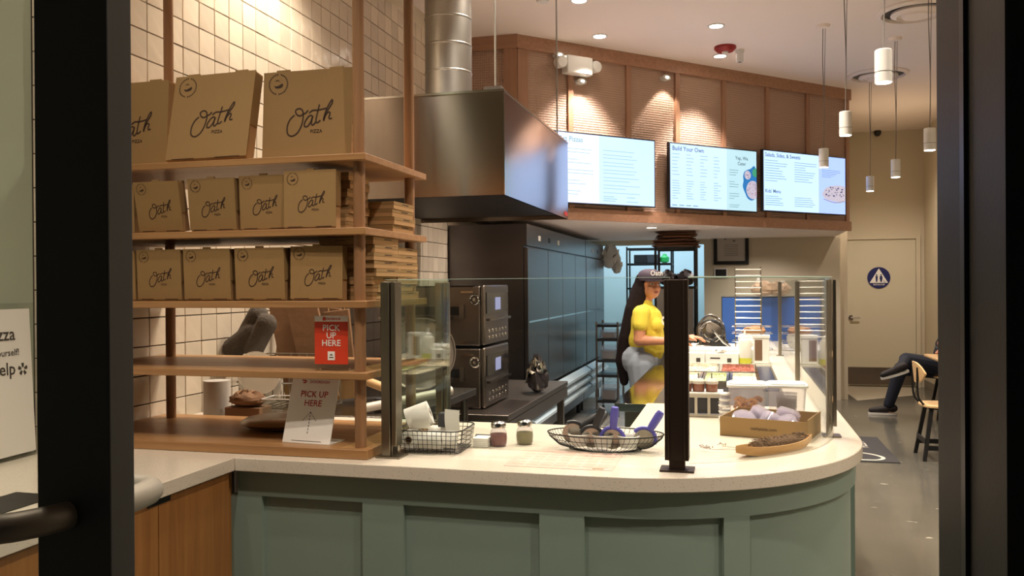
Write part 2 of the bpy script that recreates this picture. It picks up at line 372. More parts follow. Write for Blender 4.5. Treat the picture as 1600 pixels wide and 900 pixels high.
# ---- soffit with cane panels
SX, SY, ZB = -1.86, 7.26, 2.10
E45 = Vector((1, 1, 0)).normalized(); N45 = Vector((1, -1, 0)).normalized()
LEN = (Vector((1.24, 10.36, 0))-Vector((SX, SY, 0))).length
so = MB(); so.prism([(XW, SY), (SX, SY), (1.24, 10.36), (1.24, PY), (XW, PY)], ZB, ZC)
soff = st(so.ob('soffit', CEILM)); soff.name = 'wall_soffit'
CANE = bpy.data.materials.new('woven cane'); CANE.use_nodes = True
def cane():
    N = CANE.node_tree.nodes; L = CANE.node_tree.links; P = N['Principled BSDF']; P.inputs['Roughness'].default_value = 0.7
    tc = N.new('ShaderNodeTexCoord'); mp = N.new('ShaderNodeMapping'); mp.inputs['Rotation'].default_value = (0, 0, -PI/4)
    L.new(tc.outputs['Object'], mp.inputs[0])
    w1 = N.new('ShaderNodeTexWave'); w1.wave_type = 'BANDS'; w1.bands_direction = 'X'; w1.inputs['Scale'].default_value = 22
    w2 = N.new('ShaderNodeTexWave'); w2.wave_type = 'BANDS'; w2.bands_direction = 'Z'; w2.inputs['Scale'].default_value = 14
    L.new(mp.outputs[0], w1.inputs[0]); L.new(mp.outputs[0], w2.inputs[0])
    mu = N.new('ShaderNodeMath'); mu.operation = 'MULTIPLY'; L.new(w1.outputs['Fac'], mu.inputs[0]); L.new(w2.outputs['Fac'], mu.inputs[1])
    cr = N.new('ShaderNodeValToRGB'); cr.color_ramp.elements[0].color = rgb(170, 138, 118); cr.color_ramp.elements[1].color = rgb(208, 178, 156)
    L.new(mu.outputs[0], cr.inputs[0]); L.new(cr.outputs[0], P.inputs['Base Color'])
    bp = N.new('ShaderNodeBump'); bp.inputs['Strength'].default_value = 0.6; bp.inputs['Distance'].default_value = 0.01
    L.new(mu.outputs[0], bp.inputs['Height']); L.new(bp.outputs[0], P.inputs['Normal'])
cane()
def D(s, off, z): p = Vector((SX, SY, 0))+E45*s+N45*off; return (p.x, p.y, z)
def dbox(mb, s0, s1, o0, o1, z0, z1):
    vs = [D(s, o, z) for z in (z0, z1) for o in (o0, o1) for s in (s0, s1)]
    mb.add(vs, [(0, 2, 3, 1), (4, 5, 7, 6), (0, 1, 5, 4), (2, 6, 7, 3), (0, 4, 6, 2), (1, 3, 7, 5)])
sb = [(Vector((x, y, 0))-Vector((SX, SY, 0))).dot(E45) for x, y in ((-1.80, 7.32), (-1.46, 7.66), (-0.99, 8.13), (-0.56, 8.56), (-0.12, 9.0), (0.32, 9.44), (0.76, 9.88), (1.22, 10.34))]
for i in range(7):
    q = MB(); dbox(q, sb[i], sb[i+1], 0.001, 0.008, ZB+0.1, ZC-0.12); q.ob('cane_panel', CANE, soff)
for i, s_ in enumerate(sb):
    q = MB(); dbox(q, s_-(0.08 if i == 0 else 0.027), s_+0.027, 0.008, 0.032, ZB+0.1, ZC-0.12); q.ob('batten', OAKT, soff)
q = MB(); dbox(q, -0.02, LEN+0.02, 0.008, 0.045, ZC-0.12, ZC); q.ob('top_rail', OAKTH, soff)
q = MB(); dbox(q, -0.02, LEN+0.02, 0.008, 0.04, ZB-0.005, ZB+0.1); q.ob('bottom_rail', OAKTH, soff)
q = MB().box(XW, SX-0.1, SY-0.008, SY-0.001, ZB, ZC-0.12); q.ob('cane_panel', CANE, soff)
q = MB().box(SX-0.10, SX+0.02, SY-0.035, SY-0.006, ZB, ZC-0.12); q.ob('batten', OAKT, soff)
q = MB().box(XW, SX+0.03, SY-0.045, SY-0.006, ZC-0.12, ZC); q.ob('top_rail', OAKTH, soff)
# sloped gypsum end under the soffit corner
# ---- restroom door
xd0, xd1 = 1.545, 2.50
dr = st(MB().box(xd0, xd1, YB-0.03, YB-0.002, 0.02, 2.13).ob('door_1', mat('door paint', rgb(206, 196, 172), 0.5)))
fr = MB(); fr.box(xd0-0.06, xd0-0.004, YB-0.05, YB-0.001, 0, 2.134); fr.box(xd1+0.004, xd1+0.06, YB-0.05, YB-0.001, 0, 2.134); fr.box(xd0-0.06, xd1+0.06, YB-0.05, YB-0.001, 2.134, 2.19)
fr.ob('door_frame', WALLP, dr)
MB().box(xd0+0.01, xd1-0.01, YB-0.034, YB-0.03, 0.03, 0.28).ob('kick_plate', STEELD, dr)
hd = MB(); hd.cyl((1.63, YB-0.03, 1.0), (1.63, YB-0.045, 1.0), 0.035); hd.tube([(1.63, YB-0.045, 1.0), (1.63, YB-0.08, 1.0), (1.75, YB-0.08, 1.0)], 0.011); hd.ob('door_handle', CHROME, dr)
st(MB().box(2.60, 2.62, 9.7, YB-0.06, 0, 0.12).ob('baseboard_right', mat('grey base', rgb(130, 122, 108), 0.5)))
# restroom sign
sc = ony(1373, 434, YB-0.03); rs = thing('restroom_sign', 'round blue restroom sign with white triangle on the cream door', 'sign', (sc.x, YB-0.031, sc.z))
q = MB().cyl((0, 0, 0), (0, -0.008, 0), 0.155, n=40); q.ob('disc', mat('sign blue', rgb(32, 38, 98), 0.4), rs)
q = MB(); q.add([(-0.125, -0.075, 0), (0.125, -0.075, 0), (0, 0.135, 0)], [(0, 1, 2)], Matrix.Translation((0, -0.0095, 0)) @ FACE_Y); q.ob('triangle', PAPER, rs)
q = MB(); Mx = Matrix.Translation((0, -0.011, 0)) @ FACE_Y
for cx in (-0.03, 0.03):
    q.add([(cx+0.011*math.cos(t*PI/5), 0.04+0.011*math.sin(t*PI/5), 0) for t in range(10)], [tuple(range(10))], Mx)
    w0 = 0.014 if cx < 0 else 0.02
    q.add([(cx-w0, -0.01, 0), (cx-0.007, -0.062, 0), (cx+0.007, -0.062, 0), (cx+w0, -0.01, 0), (cx+0.016, 0.026, 0), (cx-0.016, 0.026, 0)], [tuple(range(6))], Mx)
ribbon(q, crom([(0.068, -0.03), (0.066, -0.055), (0.08, -0.066), (0.09, -0.05)]), 0.005, Mx)
q.ob('figures', mat('sign blue', rgb(32, 38, 98)), rs)
q = MB(); text_add(q, 'RESTROOM', 0.03, Matrix.Translation((0, -0.011, -0.11)) @ FACE_Y); q.ob('lettering', PAPER, rs)
# small camera on back wall
c0 = ony(1371, 207, YB-0.05); tag(MB().ell((0, 0, 0), (0.05, 0.05, 0.06)).ob('security_camera', BLACKP, loc=(c0.x, YB-0.06, c0.z)), 'small dark dome camera high on the back wall', 'camera')
# ================================================================== CEILING THINGS
def downlight(x, y, z, label, r=0.055, group=None):
    t = thing('ceiling_light', label, 'ceiling light', (x, y, z), group=group)
    MB().lathe([(r+0.018, 0), (r+0.018, -0.006), (r, -0.008), (r, 0)]).ob('trim_ring', WHITEP, t)
    MB().lathe([(r, -0.003), (0.0, -0.004)]).ob('lens', BULB, t)
    return t
LB = ['recessed ceiling light above the white emergency light', 'recessed ceiling light in line above the middle menu screen, nearest the camera side',
      'recessed ceiling light just beside the red smoke detector', 'recessed ceiling light cut by the top edge of the picture']
for (x, y), l in zip(CEIL_LIGHTS, LB): downlight(x, y, ZC, l)
p = onz(1018, 355, ZB); downlight(p.x, p.y, ZB, 'recessed light in the underside of the wood panelled soffit', 0.05); spot(p.x, p.y, ZB-0.03, 25, NEUT, 120, 0.8)
for x_, y_ in ((0.75, 10.45), (0.0, 9.9), (0.35, 10.9), (-1.15, 8.5), (-1.2, 9.8)): spot(x_, y_, ZB-0.03, 20 if x_ > -1 else 9, NEUT, 150, 0.8)  # extra spots added under the soffit to brighten partition wall and fridge fronts
# bright spots on the cane panels, built as glowing discs
for k, (px, py) in enumerate(((907, 128), (1039, 122), (872, 87))):
    d = ray(px, py); P0 = Vector(D(0, 0.03, 0)); t_ = (P0-CAM).dot(N45)/d.dot(N45); q = CAM+d*t_
    t = thing('puck_light', ['lower small round light on the cane panel under the emergency light', 'small round light on the cane panel above the middle screen', 'upper small round light on the cane panel left of the emergency light'][k], 'light', q)
    Mx = facing((0, 0, 0), E45)
    ra = 0.05
    q2 = MB(); q2.lathe([(ra, -0.02), (ra, 0.03), (ra-0.008, 0.035)], sy=0.55, M=Mx); q2.ob('housing', WHITEP, t)
    q2 = MB(); q2.lathe([(ra-0.008, 0.034), (0.0, 0.036)], sy=0.55, M=Mx); q2.ob('lens', BULB, t)
    if k < 2:
        s = q + N45*0.13 + Vector((0, 0, 0.02)); spot(s.x, s.y, s.z, 12, WARM, 78, 0.25, 0.02, tgt=s+Vector((0, 0, -1))+N45*-0.12)
s = Vector(D(0.25, 0.17, 3.0)); spot(s.x, s.y, s.z, 4, WARM, 78, 0.3, 0.02, tgt=s+Vector((0, 0, -1))+N45*-0.1)
# pendants
PEND = [(0.70, 4.45, 2.56, 'nearest white cylinder pendant, the largest one, hanging on a long grey cable'), (0.72, 6.09, 2.58, 'white cylinder pendant hanging between the largest one and the right menu screen'),
        (0.735, 7.70, 2.58, 'white cylinder pendant hanging in front of the right menu screen'), (1.40, 8.28, 2.54, 'white cylinder pendant hanging low in front of the back wall, between two others'),
        (1.363, 6.71, 2.545, 'white cylinder pendant hanging beside the dark frame at the right'), (1.41, 9.85, 2.58, 'farthest and smallest white cylinder pendant in front of the cream back wall')]
for x, y, z, l in PEND:
    t = thing('pendant_lamp', l, 'pendant lamp', (x, y, z-0.09), group='white cylinder pendants')
    MB().lathe([(0.033, 0.002), (0.04, 0.0), (0.04, 0.155), (0.036, 0.16), (0.0, 0.162)], n=28).ob('lamp_shade', WHITEP, t)
    MB().lathe([(0.040, 0.05), (0.0408, 0.05), (0.0408, 0.052), (0.040, 0.052)], n=28).ob('joint_ring', DARKGREY, t)
    MB().lathe([(0.0, 0.004), (0.033, 0.002), (0.034, -0.001), (0.0, -0.003)], n=28).ob('lens', BULB, t)
    ztop = ZC-(z-0.09)
    MB().tube(crom([(0, 0, 0.16), (0.006, 0, 0.5), (-0.004, 0, ztop-0.3), (0, 0, ztop-0.02)]), 0.0035, 6).ob('cable', mat('grey cable', rgb(120, 112, 106), 0.6), t)
    MB().tube([(0.006, 0, 0.5), (0.018, 0, ztop-0.02)], 0.0025, 6).ob('cable', MATS['grey cable'], t)
    MB().lathe([(0.0, ztop-0.03), (0.05, ztop-0.025), (0.06, ztop)]).ob('canopy', CEILM, t)
    spot(x, y, z-0.10, 22, WARM, 95, 0.6, 0.03)
# round air diffusers
for px, py, l in ((1432, 16, 'larger round white ceiling vent beside the dark frame'), (1372, 116, 'smaller round white ceiling vent behind the nearest pendant')):
    c = onz(px, py, ZC); t = thing('ceiling_vent', l, 'air vent', (c.x, c.y, ZC))
    MB().lathe([(0.30, 0.0), (0.30, -0.012), (0.265, -0.03), (0.255, -0.012), (0.255, 0.0)], n=40).ob('outer_ring', CEILM, t)
    MB().lathe([(0.255, -0.001), (0.0, -0.002)], n=40).ob('throat', BLACKP, t)
    MB().lathe([(0.19, -0.012), (0.195, -0.03), (0.150, -0.05), (0.145, -0.03)], n=40).ob('inner_ring', CEILM, t)
    MB().lathe([(0.115, -0.035), (0.105, -0.055), (0.0, -0.058)], n=32).ob('disc', CEILM, t)
c = onz(1133, 73, ZC); t = thing('smoke_detector', 'red round fire strobe on the ceiling above the soffit', 'smoke detector', (c.x, c.y, ZC))
MB().lathe([(0.10, 0), (0.10, -0.02), (0.075, -0.045), (0.0, -0.05)]).ob('body', mat('fire red', rgb(150, 26, 20), 0.4), t)
MB().lathe([(0.03, -0.048), (0.028, -0.06), (0, -0.064)]).ob('sensor', WHITEP, t)
c = onz(1156, 78, ZC); t = thing('security_camera', 'small white cylinder camera on the ceiling beside the red strobe', 'camera', (c.x, c.y, ZC))
MB().lathe([(0.04, 0), (0.04, -0.03), (0.034, -0.035), (0.034, -0.11), (0.03, -0.115)]).ob('body', WHITEP, t); MB().lathe([(0.03, -0.112), (0.0, -0.12)]).ob('lens', BLACKP, t)
c = onz(848, 1, ZC); t = thing('sprinkler', 'small white ceiling sprinkler at the top edge of the picture', 'sprinkler', (c.x, c.y, ZC)); MB().lathe([(0.05, 0), (0.045, -0.012), (0.0, -0.014)]).ob('cover_plate', WHITEP, t)
# emergency light on the soffit
d = ray(897, 107); P0 = Vector(D(0, 0.035, 0)); q = CAM+d*((P0-CAM).dot(N45)/d.dot(N45))
t = thing('emergency_light', 'white twin headed emergency light on the cane panels', 'emergency light', q, rz=PI/4)
MB().box(-0.14, 0.14, -0.10, 0, -0.07, 0.09).ob('body', WHITEP, t, bevel=0.01)
for sx in (-1, 1):
    MB().lathe([(0.025, -0.05), (0.048, -0.04), (0.055, 0.025), (0.048, 0.04), (0.0, 0.043)], M=Matrix.Translation((sx*0.19, -0.06, 0.02)) @ Euler((PI/2, 0.25*sx, 0)).to_matrix().to_4x4()).ob('lamp_head', WHITEP, t)

# ---- menu screens
SCREEN_W = mat('lit screen', (0.02, 0.02, 0.02, 1), 0.3, emit=1.15, ecol=(0.34, 0.47, 0.78, 1))
SCREEN_B = mat('lit screen side panel', (0.02, 0.02, 0.02, 1), 0.3, emit=1.15, ecol=(0.24, 0.33, 0.72, 1))
SCREEN_WW = mat('lit screen bright', (0.02, 0.02, 0.02, 1), 0.3, emit=1.15, ecol=(0.48, 0.54, 0.90, 1))
def lit(n, c, e=1.0): return mat(n, (0.02, 0.02, 0.02, 1), 0.4, emit=e*0.55, ecol=c)
TXT = lit('screen text', rgb(60, 96, 112), 0.8); TXTL = lit('screen small text', rgb(150, 205, 205), 0.8); SBLUE = lit('screen blue', rgb(20, 120, 190)); SPIZ = lit('screen pizza', rgb(206, 196, 210)); SDK = lit('screen toppings', rgb(70, 66, 120)); SRED = lit('screen red toppings', rgb(170, 90, 130))
SGRN = lit('screen green', rgb(60, 160, 120))
def screen(px, cor, label, build):
    # cor: s0, s1, z0, z1 on the soffit face
    s0, s1, z0, z1 = cor
    o = Vector(D((s0+s1)/2, 0.09, (z0+z1)/2)); w = s1-s0; h = z1-z0
    t = thing('menu_screen', label, 'menu screen', o, rz=PI/4)
    MB().box(-w/2, w/2, 0, 0.035, -h/2, h/2).ob('bezel', BLACKP, t, bevel=0.003)
    MB().box(-0.2, 0.2, 0.035, 0.058, -0.15, 0.15).ob('wall_bracket', BLACKM, t)
    Mx = Matrix.Translation((0, -0.001, 0)) @ FACE_Y; w -= 0.024; h -= 0.024
    def R(mb, x0, x1, y0, y1, dz=0): mb.add([(x0, y0, 0), (x1, y0, 0), (x1, y1, 0), (x0, y1, 0)], [(0, 1, 2, 3)], Matrix.Translation((0, -dz, 0)) @ Mx)
    build(t, w, h, Mx, R); return t
def lines(mb, R, x0, x1, y0, y1, n, seed, th=0.006):
    rr = random.Random(seed)
    for i in range(n):
        y = y1-(y1-y0)*i/max(1, n-1); R(mb, x0, x0+(x1-x0)*rr.uniform(0.45, 1), y-th/2, y+th/2, 0.001)
def b1(t, w, h, Mx, R):
    q = MB(); R(q, -w/2, w/2, -h/2, h/2); q.ob('display', SCREEN_W, t)
    q = MB(); R(q, -w/2, -w*0.08, -h/2, h/2, 0.0006); q.ob('display_panel', SCREEN_WW, t)
    q = MB(); text_add(q, 'Art Pizzas', 0.065, Matrix.Translation((-w/2+0.03, -0.002, h/2-0.075)) @ FACE_Y, 'LEFT'); q.ob('title', TXTL, t)
    q = MB()
    for k in range(5): lines(q, R, -w/2+0.05, -w*0.13, h/2-0.17-k*0.095, h/2-0.14-k*0.095, 2, k, 0.004)
    for k in range(6): lines(q, R, -w*0.04, w*0.42, h/2-0.17-k*0.07, h/2-0.13-k*0.07, 2, k+9, 0.004)
    lines(q, R, -w*0.04, w*0.15, -h/2+0.03, -h/2+0.07, 3, 3, 0.005); lines(q, R, w*0.2, w*0.36, -h/2+0.03, -h/2+0.07, 2, 3, 0.005)
    q.ob('small_print', TXTL, t)
def b2(t, w, h, Mx, R):
    q = MB(); R(q, -w/2, w/2, -h/2, h/2); q.ob('display', SCREEN_W, t)
    q = MB(); R(q, w*0.14, w/2, -h/2, h/2, 0.0006); q.ob('display_panel', lit('lit side', (0.56, 0.84, 0.93, 1), 1.0), t)
    q = MB(); text_add(q, 'Build Your Own', 0.062, Matrix.Translation((-w/2+0.025, -0.002, h/2-0.065)) @ FACE_Y, 'LEFT')
    q.ob('title', TXT, t); q = MB(); text_add(q, 'Yep, We', 0.05, Matrix.Translation((w*0.32, -0.002, h/2-0.10)) @ FACE_Y); text_add(q, 'Cater', 0.05, Matrix.Translation((w*0.32, -0.002, h/2-0.155)) @ FACE_Y); q.ob('title', TXT, t)
    q = MB()
    for c in range(4): lines(q, R, -w/2+0.025+c*w*0.155, -w/2+0.13+c*w*0.155, h/2-0.30, h/2-0.10, 7, c, 0.004); lines(q, R, -w/2+0.025+c*w*0.155, -w/2+0.13+c*w*0.155, -h/2+0.09, h/2-0.36, 8, c+5, 0.004)
    for k in range(4): R(q, -w/2+0.02+k*0.09, -w/2+0.085+k*0.09, -h/2+0.018, -h/2+0.026, 0.001)
    for k in range(3): lines(q, R, w*0.17, w*0.29, h/2-0.26-k*0.12, h/2-0.21-k*0.12, 3, k, 0.005)
    lines(q, R, w*0.17, w*0.38, -h/2+0.035, -h/2+0.055, 2, 4, 0.005); q.ob('small_print', lit('screen mid text', rgb(110, 165, 172), 0.8), t)
    Mz = Matrix.Translation((0, -0.002, 0)) @ Mx
    q = MB(); bl = crom([(w/2, .12), (.47*w, .16), (.43*w, .13), (.36*w, .10), (.335*w, .05), (.34*w, .0), (.33*w, -.06), (.36*w, -.13), (.39*w, -.18), (.44*w, -.20), (w/2, -.17)], 4)
    q.add([(x, y, 0) for x, y in bl], [tuple(range(len(bl)))], Mz); q.ob('blue_shape', SBLUE, t)
    q = MB()
    def disc(cx, cy, r, x1=w/2, dz=0.0007):
        q.add([(min(x1, cx+r*math.cos(a*PI/14)), cy+r*math.sin(a*PI/14), 0) for a in range(28)], [tuple(range(28))], Matrix.Translation((0, -dz, 0)) @ Mz)
    disc(.455*w, -.09, .095); disc(.39*w, .06, .045); q.ob('plate', SPIZ, t)
    q = MB(); disc(.485*w, .09, .045); q.ob('salad', SGRN, t)
    for nm, mm, sd in (('toppings', SDK, 1), ('toppings_red', SRED, 2)):
        rr = random.Random(sd); q = MB()
        for k in range(34):
            a = rr.uniform(0, 6.3); r = 0.08*math.sqrt(rr.random()); cx = min(.485*w, .455*w+r*math.cos(a)); cy = -.09+r*math.sin(a)
            if k > 26: cx = .39*w+r*.4*math.cos(a); cy = .06+r*.4*math.sin(a)
            e = rr.uniform(.004, .009); q.add([(cx-e, cy, 0), (cx, cy-e*.6, 0), (cx+e, cy, 0), (cx, cy+e*.6, 0)], [(0, 1, 2, 3)], Matrix.Translation((0, -0.0014, 0)) @ Mz)
        q.ob(nm, mm, t)
def b3(t, w, h, Mx, R):
    q = MB(); R(q, -w/2, w/2, -h/2, h/2); q.ob('display', SCREEN_W, t)
    q = MB(); R(q, w*0.16, w/2, -h/2, h/2, 0.0006); q.ob('display_panel', SCREEN_B, t)
    q = MB(); text_add(q, 'Salads, Sides, & Sweets', 0.058, Matrix.Translation((-w/2+0.02, -0.002, h/2-0.06)) @ FACE_Y, 'LEFT')
    text_add(q, "Kids' Menu", 0.052, Matrix.Translation((-w/2+0.02, -0.002, -h*0.20)) @ FACE_Y, 'LEFT'); q.ob('title', TXT, t)
    q = MB(); lines(q, R, -w/2+0.02, -w*0.2, 0.0, h/2-0.1, 9, 1, 0.005); lines(q, R, -w*0.14, w*0.14, h*0.02, h/2-0.1, 9, 2, 0.005); lines(q, R, -w/2+0.02, -w*0.22, -h/2+0.06, -h*0.26, 5, 3, 0.005); lines(q, R, -w*0.14, w*0.12, -h/2+0.06, -h*0.26, 5, 5, 0.005)
    q.ob('small_print', lit('screen mid text', rgb(110, 165, 172), 0.8), t)
    q = MB(); lines(q, R, w*0.2, w*0.46, h*0.14, h*0.26, 5, 6, 0.005); q.ob('small_print', lit('screen side text', rgb(130, 160, 205), 0.8), t)
    Mz = Matrix.Translation((0, -0.002, 0)) @ Mx; q = MB()
    pts = crom([(w*.2, -h*.16), (w*.25, -h*.05), (w*.36, 0), (w*.5, -h*.02), (w*.5, -h*.26), (w*.36, -h*.28), (w*.24, -h*.24), (w*.2, -h*.16)], 4)
    q.add([(min(x, w/2), y, 0) for x, y in pts], [tuple(range(len(pts)))], Mz); q.ob('plate', SPIZ, t)
    q = MB(); rr = random.Random(4)
    for k in range(34):
        cx = rr.uniform(w*.24, w*.475); cy = rr.uniform(-h*.2, -h*.03); e = rr.uniform(.008, .018); q.add([(cx-e, cy, 0), (cx, cy-e*.6, 0), (cx+e, cy, 0), (cx, cy+e*.6, 0)], [(0, 1, 2, 3)], Matrix.Translation((0, -0.0007, 0)) @ Mz)
    q.ob('toppings', SDK, t)
    q = MB(); ribbon(q, crom([(w*.22, -h*.25), (w*.36, -h*.3), (w*.49, -h*.27)]), .008, Matrix.Translation((0, -0.0007, 0)) @ Mz); q.ob('crust', lit('screen crust', rgb(150, 130, 130)), t)
def sv(x, y): return (Vector((x, y, 0))-Vector((SX, SY, 0))).dot(E45)
screen(0, (sv(-0.80, 8.32)-1.15, sv(-0.80, 8.32), 2.235, 2.885), 'left lit menu screen, partly hidden by the steel hood', b1)
screen(0, (sv(-0.675, 8.44), sv(0.165, 9.28), 2.240, 2.885), 'middle lit menu screen with the blue plate picture', b2)
screen(0, (sv(0.222, 9.34), sv(1.145, 10.26), 2.26, 2.91), 'right lit menu screen with a white pizza picture', b3)

# ================================================================== HOOD, DUCT
HX0, HX1, HY0, HY1, HZ0, HZ1 = XW+0.006, -1.225, 4.516, 6.36, 2.0, 2.57
t = thing('exhaust_hood', 'large brushed steel exhaust hood hanging over the pizza ovens', 'extractor hood', ((HX0+HX1)/2, HY0, HZ0))
L_ = lambda mb, nm, m_, b=0.0: mb.ob(nm, m_, t, bevel=b, loc=(-(HX0+HX1)/2, -HY0, -HZ0))
L_(MB().box(HX0, HX1, HY0, HY0+0.012, HZ0, HZ1), 'front_panel', HOODM)
L_(MB().box(HX1-0.012, HX1, HY0+0.012, HY1, HZ0, HZ1), 'side_panel', HOODM)
L_(MB().box(HX0, HX1-0.012, HY1-0.012, HY1, HZ0, HZ1), 'back_panel', HOODM)
L_(MB().box(HX0, HX1-0.012, HY0+0.012, HY1-0.012, HZ1-0.012, HZ1), 'top_panel', STEELD)
L_(MB().box(HX0, HX1-0.03, HY0+0.03, HY1-0.03, HZ0+0.03, HZ0+0.05), 'filter_plate', mat('sooty steel', rgb(38, 32, 30), 0.5, 0.6))  # filter plate in one nearly black steel tone
rm = MB(); rm.box(HX0, HX1+0.004, HY0-0.004, HY0+0.03, HZ1, HZ1+0.012); rm.box(HX1-0.03, HX1+0.004, HY0+0.03, HY1, HZ1, HZ1+0.012); rm.box(HX1-0.001, HX1+0.005, HY0-0.005, HY0+0.001, HZ0, HZ1); L_(rm, 'edge_trim', CHROME)
L_(MB().box(HX1, HX1+0.003, HY1-0.14, HY1-0.03, HZ0+0.02, HZ0+0.05), 'red_label', RED)
for yy in (HY0+0.05, HY1-0.10):
    L_(MB().box(HX1-0.12, HX1-0.02, yy-0.03, yy+0.03, HZ1+0.012, HZ1+0.035), 'bracket', STEELD)
    L_(MB().tube([(HX1-0.06, yy, HZ1+0.03), (HX1-0.06, yy, ZC)], 0.006, 8), 'hanger_rod', GALV)
dx, dy_ = -1.75, 5.12
t = thing('exhaust_duct', 'round galvanised duct rising from the hood to the ceiling', 'duct', (dx, dy_, HZ1+0.0))
MB().lathe([(0.148, 0.014), (0.148, ZC-HZ1)], n=40).ob('pipe', GALV, t)
for k in range(7):
    z = 0.10+k*0.17; MB().lathe([(0.148, z-0.007), (0.151, z-0.003), (0.151, z+0.003), (0.148, z+0.007)], n=40).ob('seam_ring', GALV, t)

# ================================================================== FRIDGES
FX = -1.71
def fridge(y0, y1, seams, label, drawers=False):
    t = thing('fridge', label, 'refrigerator', (FX, y0, 0)); h = 2.025
    Lo = (-FX, -y0, 0)
    MB().box(XW+0.01, FX-0.03, y0, y1, 0.14, h-0.0).ob('body', FRIDGE, t, loc=Lo)
    MB().box(FX-0.03, FX+0.0, y0, y1, 1.84, h).ob('top_fascia', FRIDGE, t, loc=Lo)
    for k in range(3): MB().prism([(FX-0.02, 0.30+k*0.09), (FX+0.07, 0.30+k*0.09), (FX+0.07, 0.325+k*0.09), (FX+0.0, 0.37+k*0.09)], 0, y1-y0-0.04, Matrix(((1, 0, 0, 0), (0, 0, 1, y0+0.02), (0, 1, 0, 0), (0, 0, 0, 1)))).ob('grille_slat', mat('pale grille', rgb(186, 200, 208), 0.4, 0.1), t, loc=Lo)
    yy = [y0]+seams+[y1]
    for a, b in zip(yy[:-1], yy[1:]):
        d = MB().box(FX-0.028, FX+0.008, a+0.006, b-0.006, 0.585, 1.825).ob('door', FRIDGE, t, bevel=0.004, loc=Lo)
        MB().box(FX+0.008, FX+0.012, a+0.02, b-0.02, 1.18, 1.195).ob('handle_strip', CHROME, d)
    for k in range(3): MB().box(FX, FX+0.004, y0+0.45+k*0.42, y0+0.53+k*0.42, 1.90, 1.945).ob('control_badge', BLACKP if k % 2 else PAPER, t, loc=Lo)
    for ya in (y0+0.08, y1-0.08):
        q = MB(); q.cyl((FX-0.08, ya, 0.0), (FX-0.08, ya, 0.14), 0.025); q.ob('leg', BLACKP, t, loc=Lo)
    return t
fridge(7.02, 9.93, [7.83, 8.52, 9.24], 'long four door steel fridge beside the tiled wall')
fridge(9.96, 11.35, [10.66], 'farther two door steel fridge at the back of the kitchen')

# ================================================================== OVENS
def oven(z0, label):
    y0, y1, x0, x1, h = 5.05, 5.62, -2.20, -1.50, 0.385
    t = thing('pizza_oven', label, 'oven', (x1, y0, z0)); Lo = (-x1, -y0, -z0)
    MB().box(x0, x1-0.03, y0, y1, z0+0.0, z0+h-0.01).ob('body', STEELD, t, bevel=0.01, loc=Lo)
    MB().box(x1-0.03, x1, y0, y1, z0+0.005, z0+h-0.005).ob('front_panel', STEELD, t, bevel=0.012, loc=Lo)
    MB().box(x1, x1+0.005, y0+0.03, y1-0.03, z0+0.20, z0+0.33).ob('dark_window', mat('dark oven glass', rgb(34, 32, 34), 0.12), t, loc=Lo)
    MB().box(x1+0.005, x1+0.008, y0+0.22, y0+0.34, z0+0.22, z0+0.30).ob('display', lit('oven display', rgb(170, 170, 210), 0.8), t, loc=Lo)
    MB().box(x1, x1+0.025, y0+0.03, y1-0.03, z0+0.155, z0+0.17).ob('handle_bar', STEEL, t, loc=Lo)
    for k in range(12): MB().cyl((x1, y0+0.09+0.08*(k % 6), z0+0.05+0.04*(k//6)), (x1+0.004, y0+0.09+0.08*(k % 6), z0+0.05+0.04*(k//6)), 0.011, n=10).ob('vent_hole', CHROME, t, loc=Lo)
    # end face: conveyor mouth toward the camera
    MB().box(x0+0.06, x1-0.16, y0-0.004, y0+0.001, z0+0.19, z0+0.245).ob('mouth', BLACKP, t, loc=Lo)
    q = MB(); q.box(x0+0.06, x1-0.2, y0-0.16, y0-0.001, z0+0.165, z0+0.185); q.box(x0+0.3, x0+0.40, y0-0.18, y0-0.16, z0+0.14, z0+0.185); q.ob('conveyor_tray', STEEL, t, loc=Lo)
    MB().box(x1-0.16, x1-0.13, y0-0.02, y0, z0+0.17, z0+0.26).ob('side_guard', STEEL, t, loc=Lo)
    for zz in (0.02, 0.33): MB().box(x1-0.15, x1-0.07, y0-0.015, y0, z0+zz, z0+zz+0.012).ob('bracket', CHROME, t, loc=Lo)
    q = MB(); q.tube([(x1-0.06+0.03*math.cos(a*PI/5), y0-0.02, z0+0.29+0.03*math.sin(a*PI/5)) for a in range(10)], 0.006, 6, closed=True); q.cyl((x1-0.06, y0, z0+0.29), (x1-0.06, y0-0.03, z0+0.29), 0.01); q.ob('plug', CHROME, t, loc=Lo)
    return t
oven(1.125, 'upper steel conveyor pizza oven of the two stacked under the hood')
oven(0.735, 'lower steel conveyor pizza oven of the two stacked under the hood')
t = thing('oven_stand', 'low steel stand carrying the two pizza ovens', 'equipment stand', (-1.8, 5.0, 0))
MB().box(-0.55, 0.50, -0.15, 1.70, 0.695, 0.733).ob('top', STEELD, t, bevel=0.004)
MB().box(-0.55, 0.50, -0.15, 1.70, 0.25, 0.28).ob('shelf', STEELD, t)
q = MB(); q.box(0.46, 0.50, -0.12, 1.68, 0.61, 0.69); q.ob('rail', STEELD, t)
for x, y in ((-0.5, -0.1), (0.45, -0.1), (-0.5, 1.65), (0.45, 1.65)): MB().box(x-0.025, x+0.025, y-0.025, y+0.025, 0, 0.695).ob('leg', STEELD, t)
